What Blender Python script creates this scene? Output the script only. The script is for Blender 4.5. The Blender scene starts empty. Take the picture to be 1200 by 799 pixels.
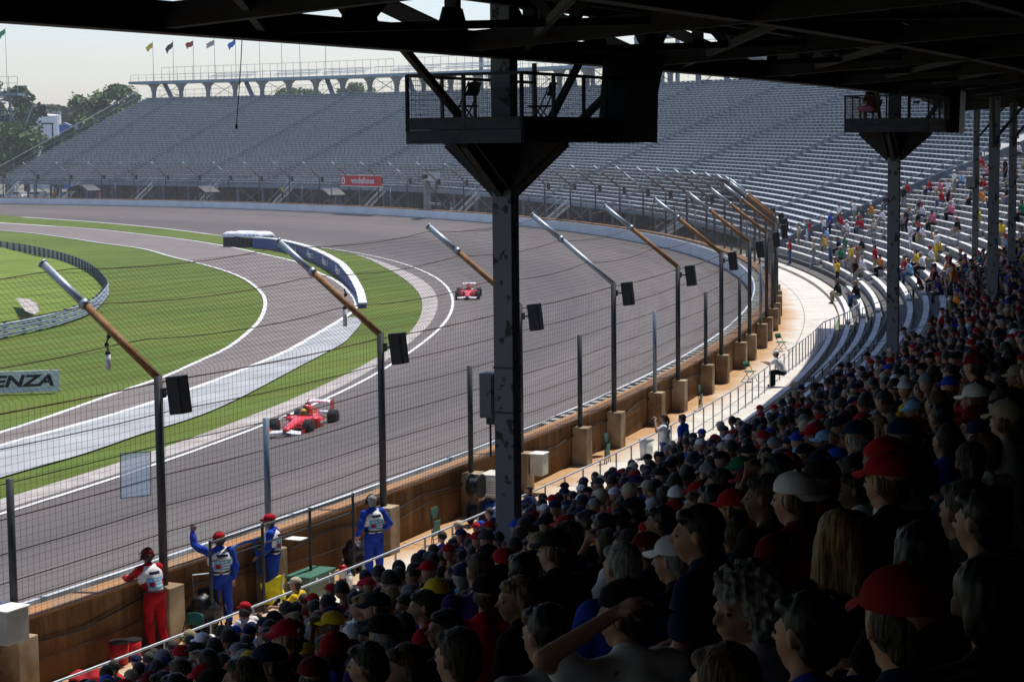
import bpy, bmesh, math, random
from mathutils import Vector, Matrix, Euler, noise
random.seed(7)
PI=math.pi
col=bpy.context.scene.collection
sc=bpy.context.scene
# ---------------------------------------------------------------- camera model and turn geometry
F=2300.0; PITCH=math.radians(5.72); ROLL=math.radians(.602); CZ=12.7
CX,CY,R=-239.2,151.6,256.0
TB=2.8/18.3
def rad(d): return math.radians(d)
def pol(dr,th,z=0.0):
    t=math.radians(th); return Vector((CX+(R+dr)*math.cos(t),CY+(R+dr)*math.sin(t),z))
def rdir(th): t=math.radians(th); return Vector((math.cos(t),math.sin(t),0))
def tdir(th): t=math.radians(th); return Vector((-math.sin(t),math.cos(t),0))
def todr(P):
    return math.hypot(P[0]-CX,P[1]-CY)-R, math.degrees(math.atan2(P[1]-CY,P[0]-CX))
def zt(dr): return 0.0 if dr<-18.3 else min(2.8,2.8+dr*TB)
ZP=[(4.0,2.25),(5.4,2.5),(12,5.1),(22.5,9.3),(27.2,10.95),(33,13.2),(60,24)]
def zstand(dr):
    if dr<=ZP[0][0]: return ZP[0][1]
    for (a,va),(b,vb) in zip(ZP,ZP[1:]):
        if dr<=b: return va+(vb-va)*(dr-a)/(b-a)
    return ZP[-1][1]
def at(x,y,zf=zt,tmax=1200):
    uu=x-600; vv=399.5-y
    u=uu*math.cos(ROLL)+vv*math.sin(ROLL); v=-uu*math.sin(ROLL)+vv*math.cos(ROLL)
    d=Vector((u,F*math.cos(PITCH)+v*math.sin(PITCH),-F*math.sin(PITCH)+v*math.cos(PITCH)))/F
    t=8.0; st=.25; o=Vector((0,0,CZ))
    def g(t):
        P=o+d*t; return P.z-zf(todr(P)[0])
    while t<tmax and g(t)>0: t+=st
    a,b=t-st,t
    for _ in range(20):
        m=(a+b)/2
        if g(m)>0:a=m
        else:b=m
    return o+d*a
def atD(x,y,D):
    uu=x-600; vv=399.5-y
    u=uu*math.cos(ROLL)+vv*math.sin(ROLL); v=-uu*math.sin(ROLL)+vv*math.cos(ROLL)
    d=Vector((u,F*math.cos(PITCH)+v*math.sin(PITCH),-F*math.sin(PITCH)+v*math.cos(PITCH)))/F
    return Vector((0,0,CZ))+d*(D/d.y)
def flat(z): return lambda dr:z
def proj(P):
    X,Y,Z=P[0],P[1],P[2]-CZ
    yc=Y*math.cos(PITCH)-Z*math.sin(PITCH); zc=Y*math.sin(PITCH)+Z*math.cos(PITCH)
    if yc<.3: return (-9999,-9999)
    u=F*X/yc; v=F*zc/yc
    return (600+u*math.cos(ROLL)-v*math.sin(ROLL),399.5-(u*math.sin(ROLL)+v*math.cos(ROLL)))
# ---------------------------------------------------------------- materials
def mat(name,c1,c2=None,scale=4,rough=.8,metal=0,bump=0,detail=4,spec=.3,stretch=None,mixpos=(.35,.65),coat=0):
    m=bpy.data.materials.new(name); m.use_nodes=True; nt=m.node_tree; b=nt.nodes['Principled BSDF']
    b.inputs['Roughness'].default_value=rough; b.inputs['Metallic'].default_value=metal
    b.inputs['Specular IOR Level'].default_value=spec; b.inputs['Coat Weight'].default_value=coat
    if c2 is None: c2=tuple(x*.8 for x in c1)
    tc=nt.nodes.new('ShaderNodeTexCoord'); n=nt.nodes.new('ShaderNodeTexNoise')
    n.inputs['Scale'].default_value=scale; n.inputs['Detail'].default_value=detail
    mp=nt.nodes.new('ShaderNodeMapping'); 
    if stretch: mp.inputs['Scale'].default_value=stretch
    nt.links.new(tc.outputs['Object'],mp.inputs[0]); nt.links.new(mp.outputs[0],n.inputs[0])
    r=nt.nodes.new('ShaderNodeValToRGB'); r.color_ramp.elements[0].color=(*c1,1); r.color_ramp.elements[1].color=(*c2,1)
    r.color_ramp.elements[0].position=mixpos[0]; r.color_ramp.elements[1].position=mixpos[1]
    nt.links.new(n.outputs['Fac'],r.inputs[0]); nt.links.new(r.outputs[0],b.inputs['Base Color'])
    if bump:
        bp=nt.nodes.new('ShaderNodeBump'); bp.inputs['Strength'].default_value=bump; bp.inputs['Distance'].default_value=.02
        nt.links.new(n.outputs['Fac'],bp.inputs['Height']); nt.links.new(bp.outputs[0],b.inputs['Normal'])
    return m
def polar_nodes(nt):
    """returns sockets (radius-R, angle) from world position"""
    g=nt.nodes.new('ShaderNodeNewGeometry'); s=nt.nodes.new('ShaderNodeSeparateXYZ'); nt.links.new(g.outputs['Position'],s.inputs[0])
    def M(op,a,b=None):
        n=nt.nodes.new('ShaderNodeMath'); n.operation=op
        for i,v in enumerate((a,b)):
            if v is None: continue
            if isinstance(v,(int,float)): n.inputs[i].default_value=v
            else: nt.links.new(v,n.inputs[i])
        return n.outputs[0]
    dx=M('SUBTRACT',s.outputs[0],CX); dy=M('SUBTRACT',s.outputs[1],CY)
    rr=M('SQRT',M('ADD',M('MULTIPLY',dx,dx),M('MULTIPLY',dy,dy)))
    return M('SUBTRACT',rr,R),M('ARCTAN2',dy,dx),s.outputs[2],M
def ramp(nt,fac,stops,interp='LINEAR'):
    r=nt.nodes.new('ShaderNodeValToRGB'); cr=r.color_ramp; cr.interpolation=interp
    while len(cr.elements)<len(stops): cr.elements.new(.5)
    for e,(p,c) in zip(cr.elements,stops):
        e.position=p; e.color=(*c,1) if len(c)==3 else c
    nt.links.new(fac,r.inputs[0]); return r.outputs[0]
def mixc(nt,fac,a,b,mode='MIX'):
    n=nt.nodes.new('ShaderNodeMix'); n.data_type='RGBA'; n.blend_type=mode
    for s,v in ((n.inputs[0],fac),(n.inputs[6],a),(n.inputs[7],b)):
        if isinstance(v,(int,float)): s.default_value=v
        elif isinstance(v,tuple): s.default_value=(*v,1)
        else: nt.links.new(v,s)
    return n.outputs[2]
def noisen(nt,vec,scale,detail=4,rough=.5):
    n=nt.nodes.new('ShaderNodeTexNoise'); n.inputs['Scale'].default_value=scale; n.inputs['Detail'].default_value=detail
    n.inputs['Roughness'].default_value=rough
    if vec is not None: nt.links.new(vec,n.inputs[0])
    return n.outputs['Fac']
def comb(nt,x,y,z=0.0):
    c=nt.nodes.new('ShaderNodeCombineXYZ')
    for i,v in enumerate((x,y,z)):
        if isinstance(v,(int,float)): c.inputs[i].default_value=v
        else: nt.links.new(v,c.inputs[i])
    return c.outputs[0]
def blank(name,rough=.9,spec=.2):
    m=bpy.data.materials.new(name); m.use_nodes=True; b=m.node_tree.nodes['Principled BSDF']
    b.inputs['Roughness'].default_value=rough; b.inputs['Specular IOR Level'].default_value=spec
    return m,m.node_tree,b
def pos(nt):
    g=nt.nodes.new('ShaderNodeNewGeometry'); return g.outputs['Position']
def bumpn(nt,b,h,st=.3,dist=.02):
    bp=nt.nodes.new('ShaderNodeBump'); bp.inputs['Strength'].default_value=st; bp.inputs['Distance'].default_value=dist
    nt.links.new(h,bp.inputs['Height']); nt.links.new(bp.outputs[0],b.inputs['Normal'])
MT={}
def make_mats():
    # asphalt with racing groove streaks following the turn
    m,nt,b=blank('asphalt',.75,.35); dr,an,z,M=polar_nodes(nt)
    v=comb(nt,M('MULTIPLY',dr,1.0),M('MULTIPLY',an,9.0))
    n1=noisen(nt,v,1.3,6,.6); n2=noisen(nt,pos(nt),.12,4); n3=noisen(nt,pos(nt),14,3)
    c=ramp(nt,n1,[(.3,(.1,.081,.069)),(.7,(.158,.131,.113))])
    c=mixc(nt,M('MULTIPLY',n2,.5),c,(.085,.078,.078)); 
    gro=ramp(nt,M('DIVIDE',M('ADD',dr,22.0),22.0),[(0,(0,0,0)),(.15,(.5,.5,.5)),(.45,(.9,.9,.9)),(.6,(.2,.2,.2)),(.9,(0,0,0)),(1,(.75,.75,.75))])
    c=mixc(nt,M('MULTIPLY',gro,.68),c,(.055,.047,.043))
    # skid marks
    sk=noisen(nt,comb(nt,M('MULTIPLY',M('ADD',dr,M('MULTIPLY',an,14.0)),2.2),M('MULTIPLY',an,3.0)),2.4,2)
    c=mixc(nt,ramp(nt,sk,[(.68,(0,0,0)),(.75,(.55,.55,.55))]),c,(.045,.042,.042))
    nt.links.new(c,b.inputs['Base Color']); bumpn(nt,b,n3,.2,.01); MT['asphalt']=m
    # infield circuit asphalt
    m,nt,b=blank('road_asphalt',.8,.3); n1=noisen(nt,pos(nt),.25,5,.65); n2=noisen(nt,pos(nt),9,3)
    c=ramp(nt,n1,[(.3,(.14,.115,.103)),(.7,(.2,.168,.15))]); c=mixc(nt,M2(nt,n2,.25),c,(.1,.09,.088))
    nt.links.new(c,b.inputs['Base Color']); MT['road']=m
    MT['apron']=mat('apron_concrete',(.42,.38,.35),(.3,.27,.25),.8,.9,detail=8)
    MT['runoff']=mat('runoff_paint',(.37,.385,.385),(.27,.28,.28),.3,.7,detail=8)
    MT['white_line']=mat('line_paint',(.78,.78,.76),(.6,.6,.58),3,.6)
    # grass with mowing lines
    m,nt,b=blank('mown_grass',.95,.1); p=pos(nt); n1=noisen(nt,p,.06,5,.6); n2=noisen(nt,p,2.5,6,.7)
    s=nt.nodes.new('ShaderNodeSeparateXYZ'); nt.links.new(p,s.inputs[0])
    c=ramp(nt,n1,[(.3,(.082,.112,.015)),(.7,(.14,.17,.03))]); c=mixc(nt,M2(nt,n2,.5),c,(.035,.07,.01))
    w=nt.nodes.new('ShaderNodeTexWave'); w.inputs['Scale'].default_value=.055; w.inputs['Distortion'].default_value=.6
    mp=nt.nodes.new('ShaderNodeMapping'); mp.inputs['Rotation'].default_value=(0,0,rad(35)); nt.links.new(p,mp.inputs[0]); nt.links.new(mp.outputs[0],w.inputs[0])
    c=mixc(nt,M2(nt,w.outputs['Fac'],.3),c,(.11,.19,.035))
    n4=noisen(nt,p,.9,3); c=mixc(nt,ramp(nt,n4,[(.58,(0,0,0)),(.75,(.5,.5,.5))]),c,(.17,.19,.06)); n5=noisen(nt,p,.025,4,.7); c=mixc(nt,ramp(nt,n5,[(.5,(0,0,0)),(.7,(.45,.45,.45))]),c,(.05,.075,.012))
    nt.links.new(c,b.inputs['Base Color']); bumpn(nt,b,n2,.6,.05); MT['grass']=m
    m,nt,b=blank('rough_grass',.95,.1); p=pos(nt); n1=noisen(nt,p,.13,5,.6); n2=noisen(nt,p,2.5,6,.7)
    c=ramp(nt,n1,[(.25,(.07,.07,.02)),(.4,(.13,.19,.03)),(.7,(.19,.25,.045))]); c=mixc(nt,M2(nt,n2,.4),c,(.07,.1,.015))
    nt.links.new(c,b.inputs['Base Color']); bumpn(nt,b,n2,.6,.06); MT['rough_grass']=m
    # rusty stained concrete wall
    m,nt,b=blank('stained_concrete',.9,.2); dr,an,z,M=polar_nodes(nt)
    v=comb(nt,M('MULTIPLY',an,256.0),M('MULTIPLY',z,.12),M('MULTIPLY',dr,.6))
    n1=noisen(nt,v,1.9,9,.75); n2=noisen(nt,pos(nt),.5,4); n3=noisen(nt,pos(nt),9,5)
    c=ramp(nt,n1,[(.32,(.05,.028,.013)),(.46,(.15,.078,.03)),(.58,(.28,.16,.07)),(.7,(.36,.27,.16)),(.82,(.44,.37,.27))])
    c=mixc(nt,ramp(nt,n2,[(.4,(0,0,0)),(.65,(.8,.8,.8))]),c,(.2,.1,.035)); c=mixc(nt,M2(nt,n3,.25),c,(.12,.08,.05))
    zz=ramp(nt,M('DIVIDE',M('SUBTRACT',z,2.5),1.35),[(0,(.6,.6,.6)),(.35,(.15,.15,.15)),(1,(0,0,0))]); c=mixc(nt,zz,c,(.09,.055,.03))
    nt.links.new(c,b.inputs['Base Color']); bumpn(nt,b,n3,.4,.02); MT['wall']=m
    MT['wall_top']=mat('rust_stained_wall_top',(.42,.2,.075),(.3,.19,.11),1.2,.85,detail=8)
    MT['pedestal']=mat('pedestal_concrete',(.42,.34,.23),(.2,.13,.07),1.4,.9,detail=8,bump=.3)
    # walkway: pale concrete, orange rust wash close to the wall
    m,nt,b=blank('walkway_concrete',.9,.2); dr,an,z,M=polar_nodes(nt)
    n1=noisen(nt,pos(nt),.9,6,.6); n2=noisen(nt,pos(nt),.35,5,.6)
    c=ramp(nt,n1,[(.3,(.5,.46,.4)),(.7,(.63,.6,.54))])
    rust=ramp(nt,M('ADD',M('MULTIPLY',M('SUBTRACT',2.75,dr),.5),M('MULTIPLY',n2,.9)),[(.45,(0,0,0)),(1.0,(1,1,1))])
    c=mixc(nt,rust,c,(.42,.25,.12)); st=noisen(nt,pos(nt),.8,4,.7)
    c=mixc(nt,ramp(nt,st,[(.6,(0,0,0)),(.72,(.6,.6,.6))]),c,(.2,.13,.08))
    nt.links.new(c,b.inputs['Base Color']); bumpn(nt,b,n1,.2,.01); MT['walk']=m
    MT['safer']=mat('barrier_white_paint',(.72,.76,.8),(.62,.66,.7),.4,.5,detail=6)
    MT['foam']=mat('barrier_foam',(.5,.5,.47),(.2,.2,.17),3)
    MT['dark']=mat('dark_gap',(.03,.03,.03),None,3)
    MT['steel']=mat('dark_painted_steel',(.05,.055,.06),(.03,.033,.036),6,.6,.0)
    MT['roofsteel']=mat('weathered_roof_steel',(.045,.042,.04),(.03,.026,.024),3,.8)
    m=MT['column']=mat('column_flaked_paint',(.17,.18,.185),(.035,.028,.024),5,.6,mixpos=(.57,.62),detail=8)
    MT['galv']=mat('galvanised_steel',(.42,.46,.5),(.32,.35,.38),12,.45,.5)
    MT['rust']=mat('rusty_pipe',(.32,.16,.06),(.2,.095,.035),7,.8,detail=7)
    MT['rust_dark']=mat('dark_rusty_pipe',(.13,.08,.05),(.08,.05,.035),7,.8)
    MT['cable']=mat('rusty_wire_rope',(.2,.12,.07),(.07,.045,.03),9,.8)
    MT['wire']=mat('fence_wire',(.12,.1,.085),None,4,.6,.3)
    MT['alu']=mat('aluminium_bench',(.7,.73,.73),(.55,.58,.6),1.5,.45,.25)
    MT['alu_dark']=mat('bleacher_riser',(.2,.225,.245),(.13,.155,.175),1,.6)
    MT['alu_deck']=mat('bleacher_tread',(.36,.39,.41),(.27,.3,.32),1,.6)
    MT['bench']=mat('white_bench',(.7,.7,.68),(.5,.5,.48),1.2,.8)
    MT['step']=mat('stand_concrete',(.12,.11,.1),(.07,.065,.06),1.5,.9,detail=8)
    MT['bluesteel']=mat('blue_grey_steel',(.2,.27,.34),(.16,.21,.27),2,.5,.2)
    MT['armco']=mat('guardrail_steel',(.42,.47,.5),(.3,.34,.37),2,.5,.4)
    MT['armco_back']=mat('guardrail_post',(.1,.13,.15),None,2,.6)
    MT['plastic_black']=mat('black_plastic',(.012,.012,.014),None,5,.45)
    MT['tyre']=mat('tyre_rubber',(.02,.02,.02),(.03,.03,.03),6,.85)
    MT['rim']=mat('dark_rim',(.15,.15,.16),None,6,.3,.8)
    MT['carred']=mat('racing_red_paint',(.75,.02,.015),(.68,.016,.012),3,.3,coat=.5)
    MT['carwhite']=mat('car_white_paint',(.85,.85,.85),None,3,.3,coat=.5)
    MT['blueboard']=mat('blue_board',(.03,.07,.26),(.025,.055,.21),2,.6)
    MT['white']=mat('white_paint',(.8,.8,.78),(.7,.7,.69),2,.6)
    MT['cover']=mat('white_tarpaulin',(.78,.79,.8),(.68,.69,.7),.9,.6,bump=.4)
    MT['redboard']=mat('red_banner',(.7,.02,.02),None,2,.6)
    MT['black']=mat('black_letter',(.015,.015,.015),None,2,.6)
    MT['greyboard']=mat('pale_grey_board',(.8,.83,.84),None,2,.6)
    MT['greybox']=mat('grey_cabinet',(.33,.34,.33),(.28,.29,.28),3,.5)
    MT['cream']=mat('cream_cabinet',(.62,.6,.5),None,3,.5)
    MT['green_paint']=mat('green_chair_paint',(.02,.13,.085),(.015,.1,.065),4,.5)
    MT['green_box']=mat('green_plastic_lid',(.05,.16,.11),None,4,.5)
    MT['green_side']=mat('green_plastic_box',(.12,.17,.12),None,4,.5)
    MT['redplastic']=mat('red_plastic',(.45,.02,.02),None,4,.4)
    MT['redcloth']=mat('red_cloth',(.4,.015,.02),None,8,.9)
    MT['yellowcloth']=mat('yellow_flag_cloth',(.8,.72,.03),None,8,.9)
    MT['greencloth']=mat('green_flag_cloth',(.02,.35,.12),None,8,.9)
    MT['trunk']=mat('bark',(.1,.075,.05),None,3,.9)
    MT['leafA']=mat('leaves_mid',(.08,.14,.04),(.13,.2,.06),.35,.8)
    MT['leafB']=mat('leaves_dark',(.05,.095,.04),(.08,.13,.05),.35,.8)
    MT['leafC']=mat('leaves_light',(.11,.17,.05),(.16,.22,.07),.35,.8)
    MT['gravel']=mat('outer_ground',(.2,.19,.15),(.13,.15,.08),.05,.95)
    MT['gold']=mat('yellow_badge',(.8,.55,.03),None,4,.5)
    MT['glassy']=mat('dark_glass',(.02,.03,.04),None,2,.1,spec=.6)
    MT['skyblue']=mat('blue_tarp',(.02,.12,.5),None,2,.6)
def M2(nt,a,k):
    n=nt.nodes.new('ShaderNodeMath'); n.operation='MULTIPLY'; nt.links.new(a,n.inputs[0]); n.inputs[1].default_value=k; return n.outputs[0]
make_mats()
# ---------------------------------------------------------------- mesh builder
class MB:
    def __init__(s): s.v=[];s.f=[];s.m=[]
    def add(s,vs,fs,m=0):
        o=len(s.v); s.v.extend([tuple(p) for p in vs]); s.f.extend([tuple(o+i for i in f) for f in fs]); s.m.extend([m]*len(fs)); return s
    def box(s,c,size,R3=None,m=0):
        x,y,z=size[0]/2,size[1]/2,size[2]/2
        vs=[Vector((a,b,d)) for a in(-x,x) for b in(-y,y) for d in(-z,z)]
        if R3 is not None: vs=[R3@p for p in vs]
        c=Vector(c); return s.add([p+c for p in vs],[(0,1,3,2),(4,6,7,5),(0,4,5,1),(2,3,7,6),(0,2,6,4),(1,5,7,3)],m)
    def beam(s,p0,p1,w,h,up=(0,0,1),m=0):
        p0=Vector(p0);p1=Vector(p1); d=p1-p0; L=d.length
        if L<1e-6: return s
        y=d/L; u=Vector(up); x=y.cross(u)
        if x.length<1e-3: x=y.cross(Vector((1,0,0)))
        x.normalize(); z=x.cross(y); M=Matrix((x,y,z)).transposed()
        return s.box((p0+p1)/2,(w,L,h),M,m)
    def tube(s,p0,p1,r0,r1=None,n=8,caps=True,m=0):
        p0=Vector(p0);p1=Vector(p1); r1=r0 if r1 is None else r1; d=(p1-p0)
        if d.length<1e-6: return s
        d.normalize(); a=d.orthogonal().normalized(); b=d.cross(a); vs=[]
        for p,r in((p0,r0),(p1,r1)):
            for i in range(n):
                t=2*PI*i/n; vs.append(p+(a*math.cos(t)+b*math.sin(t))*r)
        fs=[(i,(i+1)%n,n+(i+1)%n,n+i) for i in range(n)]
        if caps and n>3: fs+= [tuple(range(n-1,-1,-1)),tuple(range(n,2*n))]
        return s.add(vs,fs,m)
    def path(s,pts,r,n=6,m=0):
        pts=[Vector(p) for p in pts]; vs=[];fs=[];a=None
        for k,p in enumerate(pts):
            d=(pts[min(k+1,len(pts)-1)]-pts[max(k-1,0)]).normalized()
            if a is None: a=d.orthogonal().normalized()
            a=(a-d*a.dot(d)).normalized(); b=d.cross(a)
            for i in range(n):
                t=2*PI*i/n; vs.append(p+(a*math.cos(t)+b*math.sin(t))*r)
        for k in range(len(pts)-1):
            for i in range(n): fs.append((k*n+i,k*n+(i+1)%n,(k+1)*n+(i+1)%n,(k+1)*n+i))
        if n>3: fs+=[tuple(range(n-1,-1,-1)),tuple(range((len(pts)-1)*n,len(pts)*n))]
        return s.add(vs,fs,m)
    def arc(s,prof,th0,th1,n,closed=True,m=0,zf=None,caps=True):
        """sweep a (dr,z) profile round the turn"""
        k=len(prof); vs=[];fs=[]
        for j in range(n+1):
            th=th0+(th1-th0)*j/n
            for dr,z in prof: vs.append(pol(dr,th,z if zf is None else zf(dr,z,th)))
        for j in range(n):
            for i in range(k if closed else k-1):
                a=j*k+i;b=j*k+(i+1)%k; fs.append((a,b,b+k,a+k))
        if closed and caps: fs+=[tuple(range(k-1,-1,-1)),tuple(n*k+i for i in range(k))]
        return s.add(vs,fs,m)
    def sphere(s,c,r,nu=10,nv=7,m=0,sc=(1,1,1),z0=-1.0):
        c=Vector(c);vs=[];fs=[]
        for j in range(nv+1):
            ph=math.asin(max(-1,z0))+(PI/2-math.asin(max(-1,z0)))*j/nv
            for i in range(nu):
                t=2*PI*i/nu; vs.append(c+Vector((r*math.cos(ph)*math.cos(t)*sc[0],r*math.cos(ph)*math.sin(t)*sc[1],r*math.sin(ph)*sc[2])))
        for j in range(nv):
            for i in range(nu): fs.append((j*nu+i,j*nu+(i+1)%nu,(j+1)*nu+(i+1)%nu,(j+1)*nu+i))
        return s.add(vs,fs,m)
    def prism(s,poly,o,ux,uy,t,m=0):
        """polygon in plane (ux,uy) at o, thickness vector t"""
        o=Vector(o);ux=Vector(ux);uy=Vector(uy);t=Vector(t);n=len(poly)
        a=[o+ux*x+uy*y-t/2 for x,y in poly]; b=[p+t for p in a]
        return s.add(a+b,[tuple(range(n-1,-1,-1)),tuple(range(n,2*n))]+[(i,(i+1)%n,n+(i+1)%n,n+i) for i in range(n)],m)
    def loft(s,secs,m=0,caps=True):
        k=len(secs[0]);vs=[p for q in secs for p in q];fs=[]
        for j in range(len(secs)-1):
            for i in range(k): fs.append((j*k+i,j*k+(i+1)%k,(j+1)*k+(i+1)%k,(j+1)*k+i))
        if caps: fs+=[tuple(range(k-1,-1,-1)),tuple((len(secs)-1)*k+i for i in range(k))]
        return s.add(vs,fs,m)
    def mesh(s,name):
        me=bpy.data.meshes.new(name); me.from_pydata(s.v,[],s.f); me.polygons.foreach_set('material_index',s.m); me.update(); return me
    def build(s,name,mats,parent=None,smooth=False,loc=None,bevel=0):
        me=s.mesh(name); 
        for m in (mats if isinstance(mats,(list,tuple)) else [mats]): me.materials.append(MT[m] if isinstance(m,str) else m)
        bm=bmesh.new(); bm.from_mesh(me); bmesh.ops.recalc_face_normals(bm,faces=bm.faces); bm.to_mesh(me); bm.free()
        if smooth: me.shade_smooth()
        o=bpy.data.objects.new(name,me); col.objects.link(o)
        if parent is not None:
            o.parent=parent
        if loc is not None: o.location=loc
        if bevel:
            md=o.modifiers.new('bevel','BEVEL'); md.width=bevel; md.segments=2; md.limit_method='ANGLE'
        return o
def tag(o,label=None,cat=None,group=None,kind=None):
    if label:o['label']=label
    if cat:o['category']=cat
    if group:o['group']=group
    if kind:o['kind']=kind
    return o
def empty(name,loc=(0,0,0),rz=0,label=None,cat=None,group=None):
    o=bpy.data.objects.new(name,None); col.objects.link(o); o.location=loc; o.rotation_euler=(0,0,rz); o.empty_display_size=.2
    return tag(o,label,cat,group)
def copy_tree(o,parent=None):
    c=o.copy(); col.objects.link(c); c.parent=parent
    for ch in list(o.children): copy_tree(ch,c)
    return c
def text_mesh(txt,size,extr=.01,bold=0.0,shear=0.0,spacing=1.0):
    cu=bpy.data.curves.new('t','FONT'); cu.body=txt; cu.size=size; cu.extrude=extr; cu.offset=bold; cu.align_x='CENTER'; cu.align_y='CENTER'; cu.shear=shear; cu.space_character=spacing
    cu.resolution_u=3
    o=bpy.data.objects.new('t',cu); col.objects.link(o); dg=bpy.context.evaluated_depsgraph_get()
    me=bpy.data.meshes.new_from_object(o.evaluated_get(dg)); bpy.data.objects.remove(o); return me
def text(name,txt,size,c,ux,uy,m,parent=None,extr=.01,bold=0.0,shear=0.0,sx=1.0,spacing=1.0):
    me=text_mesh(txt,size,extr,bold,shear,spacing); ux=Vector(ux).normalized();uy=Vector(uy).normalized();uz=ux.cross(uy)
    Mx=Matrix.Translation(Vector(c))@Matrix((ux*sx,uy,uz)).transposed().to_4x4()
    me.transform(Mx); me.materials.clear(); me.materials.append(MT[m]); me.name=name
    o=bpy.data.objects.new(name,me); col.objects.link(o); o.parent=parent; return o
def interp(tab,x):
    if x<=tab[0][0]: return tab[0][1]
    for (a,va),(b,vb) in zip(tab,tab[1:]):
        if x<=b:
            t=(x-a)/(b-a); return va+(vb-va)*t
    return tab[-1][1]
def resample(pts,n,smooth=True):
    pts=[Vector(p) for p in pts]
    if smooth:
        q=[]
        for i in range(len(pts)-1):
            p0=pts[max(i-1,0)];p1=pts[i];p2=pts[i+1];p3=pts[min(i+2,len(pts)-1)]
            for k in range(8):
                t=k/8; q.append(.5*((2*p1)+(p2-p0)*t+(2*p0-5*p1+4*p2-p3)*t*t+(3*p1-p0-3*p2+p3)*t**3))
        q.append(pts[-1]); pts=q
    L=[0]
    for a,b in zip(pts,pts[1:]): L.append(L[-1]+(b-a).length)
    out=[];j=0
    for i in range(n):
        s=L[-1]*i/(n-1)
        while j<len(L)-2 and L[j+1]<s: j+=1
        t=(s-L[j])/max(1e-9,L[j+1]-L[j]); out.append(pts[j].lerp(pts[j+1],min(1,max(0,t))))
    return out
def surf(P,off): 
    dr,_=todr(P); return Vector((P.x,P.y,zt(dr)+off))
def strip(name,A,B,off,m,na=6):
    vs=[];fs=[];n=len(A)
    for a,b in zip(A,B):
        for k in range(na+1): vs.append(surf(a.lerp(b,k/na),off))
    w=na+1
    for i in range(n-1):
        for k in range(na): fs.append((i*w+k,i*w+k+1,(i+1)*w+k+1,(i+1)*w+k))
    o=MB().add(vs,fs).build(name,m); return tag(o,kind='structure')
# ================================================================ SETTING: ground, track, roads
def ground():
    b=MB(); drs=[-255.9,-200,-150,-110,-80,-60,-45,-35,-28,-24,-21,-18.35]
    prof=[(d,-.02) for d in drs]+[(-18.2,-.02),(-9,1.35),(0,2.7),(1.0,2.42),(8,2.42),(60,2.4),(150,2.4),(400,2.4),(1000,2.4),(2300,2.4)]
    b.arc(prof,-180,180,360,closed=False); o=b.build('ground',['grass','gravel'],smooth=False)
    for p in o.data.polygons:
        c=p.center; p.material_index=1 if todr(c)[0]>1 else 0
    tag(o,kind='structure')
ground()
LINE=[(-40,-19.0),(-25,-19.2),(-17.8,-19.5),(-15.5,-19.8),(-12.5,-20.1),(-7.5,-21.1),(-1.7,-21.4),(3.2,-21.5),(10.8,-21.1),(18.6,-20.5),(24,-20.6),(29.9,-20.4),(38.6,-16.6),(52.4,-11.2),(60,-9.5)]
APO=[(-40,-19.3),(-17,-20.0),(-12.5,-20.7),(-7,-22.0),(1,-22.7),(8,-22.8),(14,-22.6),(18,-21.6),(22,-20.9),(60,-20.9)]
GR=[(-40,-20.8),(-18,-21.2),(-10.8,-22.15),(-6,-22.8),(0,-23.8),(7,-24.4),(12,-24.1),(15,-23.4),(18,-22.0),(21,-21.0),(24,-20.9),(60,-20.9)]
def smooth_tab(tab,th):
    return sum(interp(tab,th+d) for d in(-2,-1,0,1,2))/5
def ring(name,fa,fb,th0,th1,n,off,m,na=1):
    vs=[];fs=[];w=na+1
    for j in range(n+1):
        th=th0+(th1-th0)*j/n; a=fa(th);b=fb(th)
        for k in range(w):
            d=a+(b-a)*k/na; vs.append(pol(d,th,zt(d)+off))
    for j in range(n):
        for k in range(na): fs.append((j*w+k,j*w+k+1,(j+1)*w+k+1,(j+1)*w+k))
    return tag(MB().add(vs,fs).build(name,m),kind='structure')
ring('racetrack',lambda t:max(-21.7,smooth_tab(APO,t)) if t>22 else smooth_tab(GR,t),lambda t:0,-42,75,468,.012,'asphalt',24)
ring('apron',lambda t:smooth_tab(GR,t),lambda t:smooth_tab(APO,t),-42,19.5,240,.02,'apron')
ring('track_edge_line',lambda t:smooth_tab(LINE,t)-.11,lambda t:smooth_tab(LINE,t)+.11,-42,70,448,.045,'white_line')
# infield circuit
OUT=[(-420,222),(-200,242),(0,261.5),(100,268),(200,279),(260,288),(319,300.5),(349,308),(371,319),(391,328),(407,340),(417,353),(416,363),(403,373),(363,397),(333,413.5),(267,441),(217,459),(177,473),(100,496),(0,523),(-150,566),(-420,650)]
INN=[(-420,226),(-200,250),(0,270.5),(67,277.5),(117,285),(167,292),(200,301),(233,309),(267,319),(290,329.5),(306,343),(311,356),(306,373),(293,388),(267,408),(233,424),(193,442),(143,459),(67,486),(0,508),(-150,553),(-420,640)]
RUN=[(424,372),(422,381),(412,393),(400,404),(353,429),(283,466),(233,488),(167,509),(97,533),(0,561),(-150,612),(-420,725)]
def gpts(l): return [at(x,y) for x,y in l]
O_=gpts(OUT); I_=gpts(INN); 
OA=resample(O_,160); IA=resample(I_,160)
strip('infield_road',OA,IA,.05,'road',8)
def edge(pl,w,off,name,m='white_line'):
    A=[];B=[]
    for i,p in enumerate(pl):
        d=(pl[min(i+1,len(pl)-1)]-pl[max(i-1,0)]); d.z=0; d.normalize(); nrm=Vector((-d.y,d.x,0))*w/2
        A.append(p+nrm);B.append(p-nrm)
    strip(name,A,B,off,m,1)
edge(OA,.35,.06,'road_edge_line'); edge(IA,.3,.06,'road_edge_line')
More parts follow.
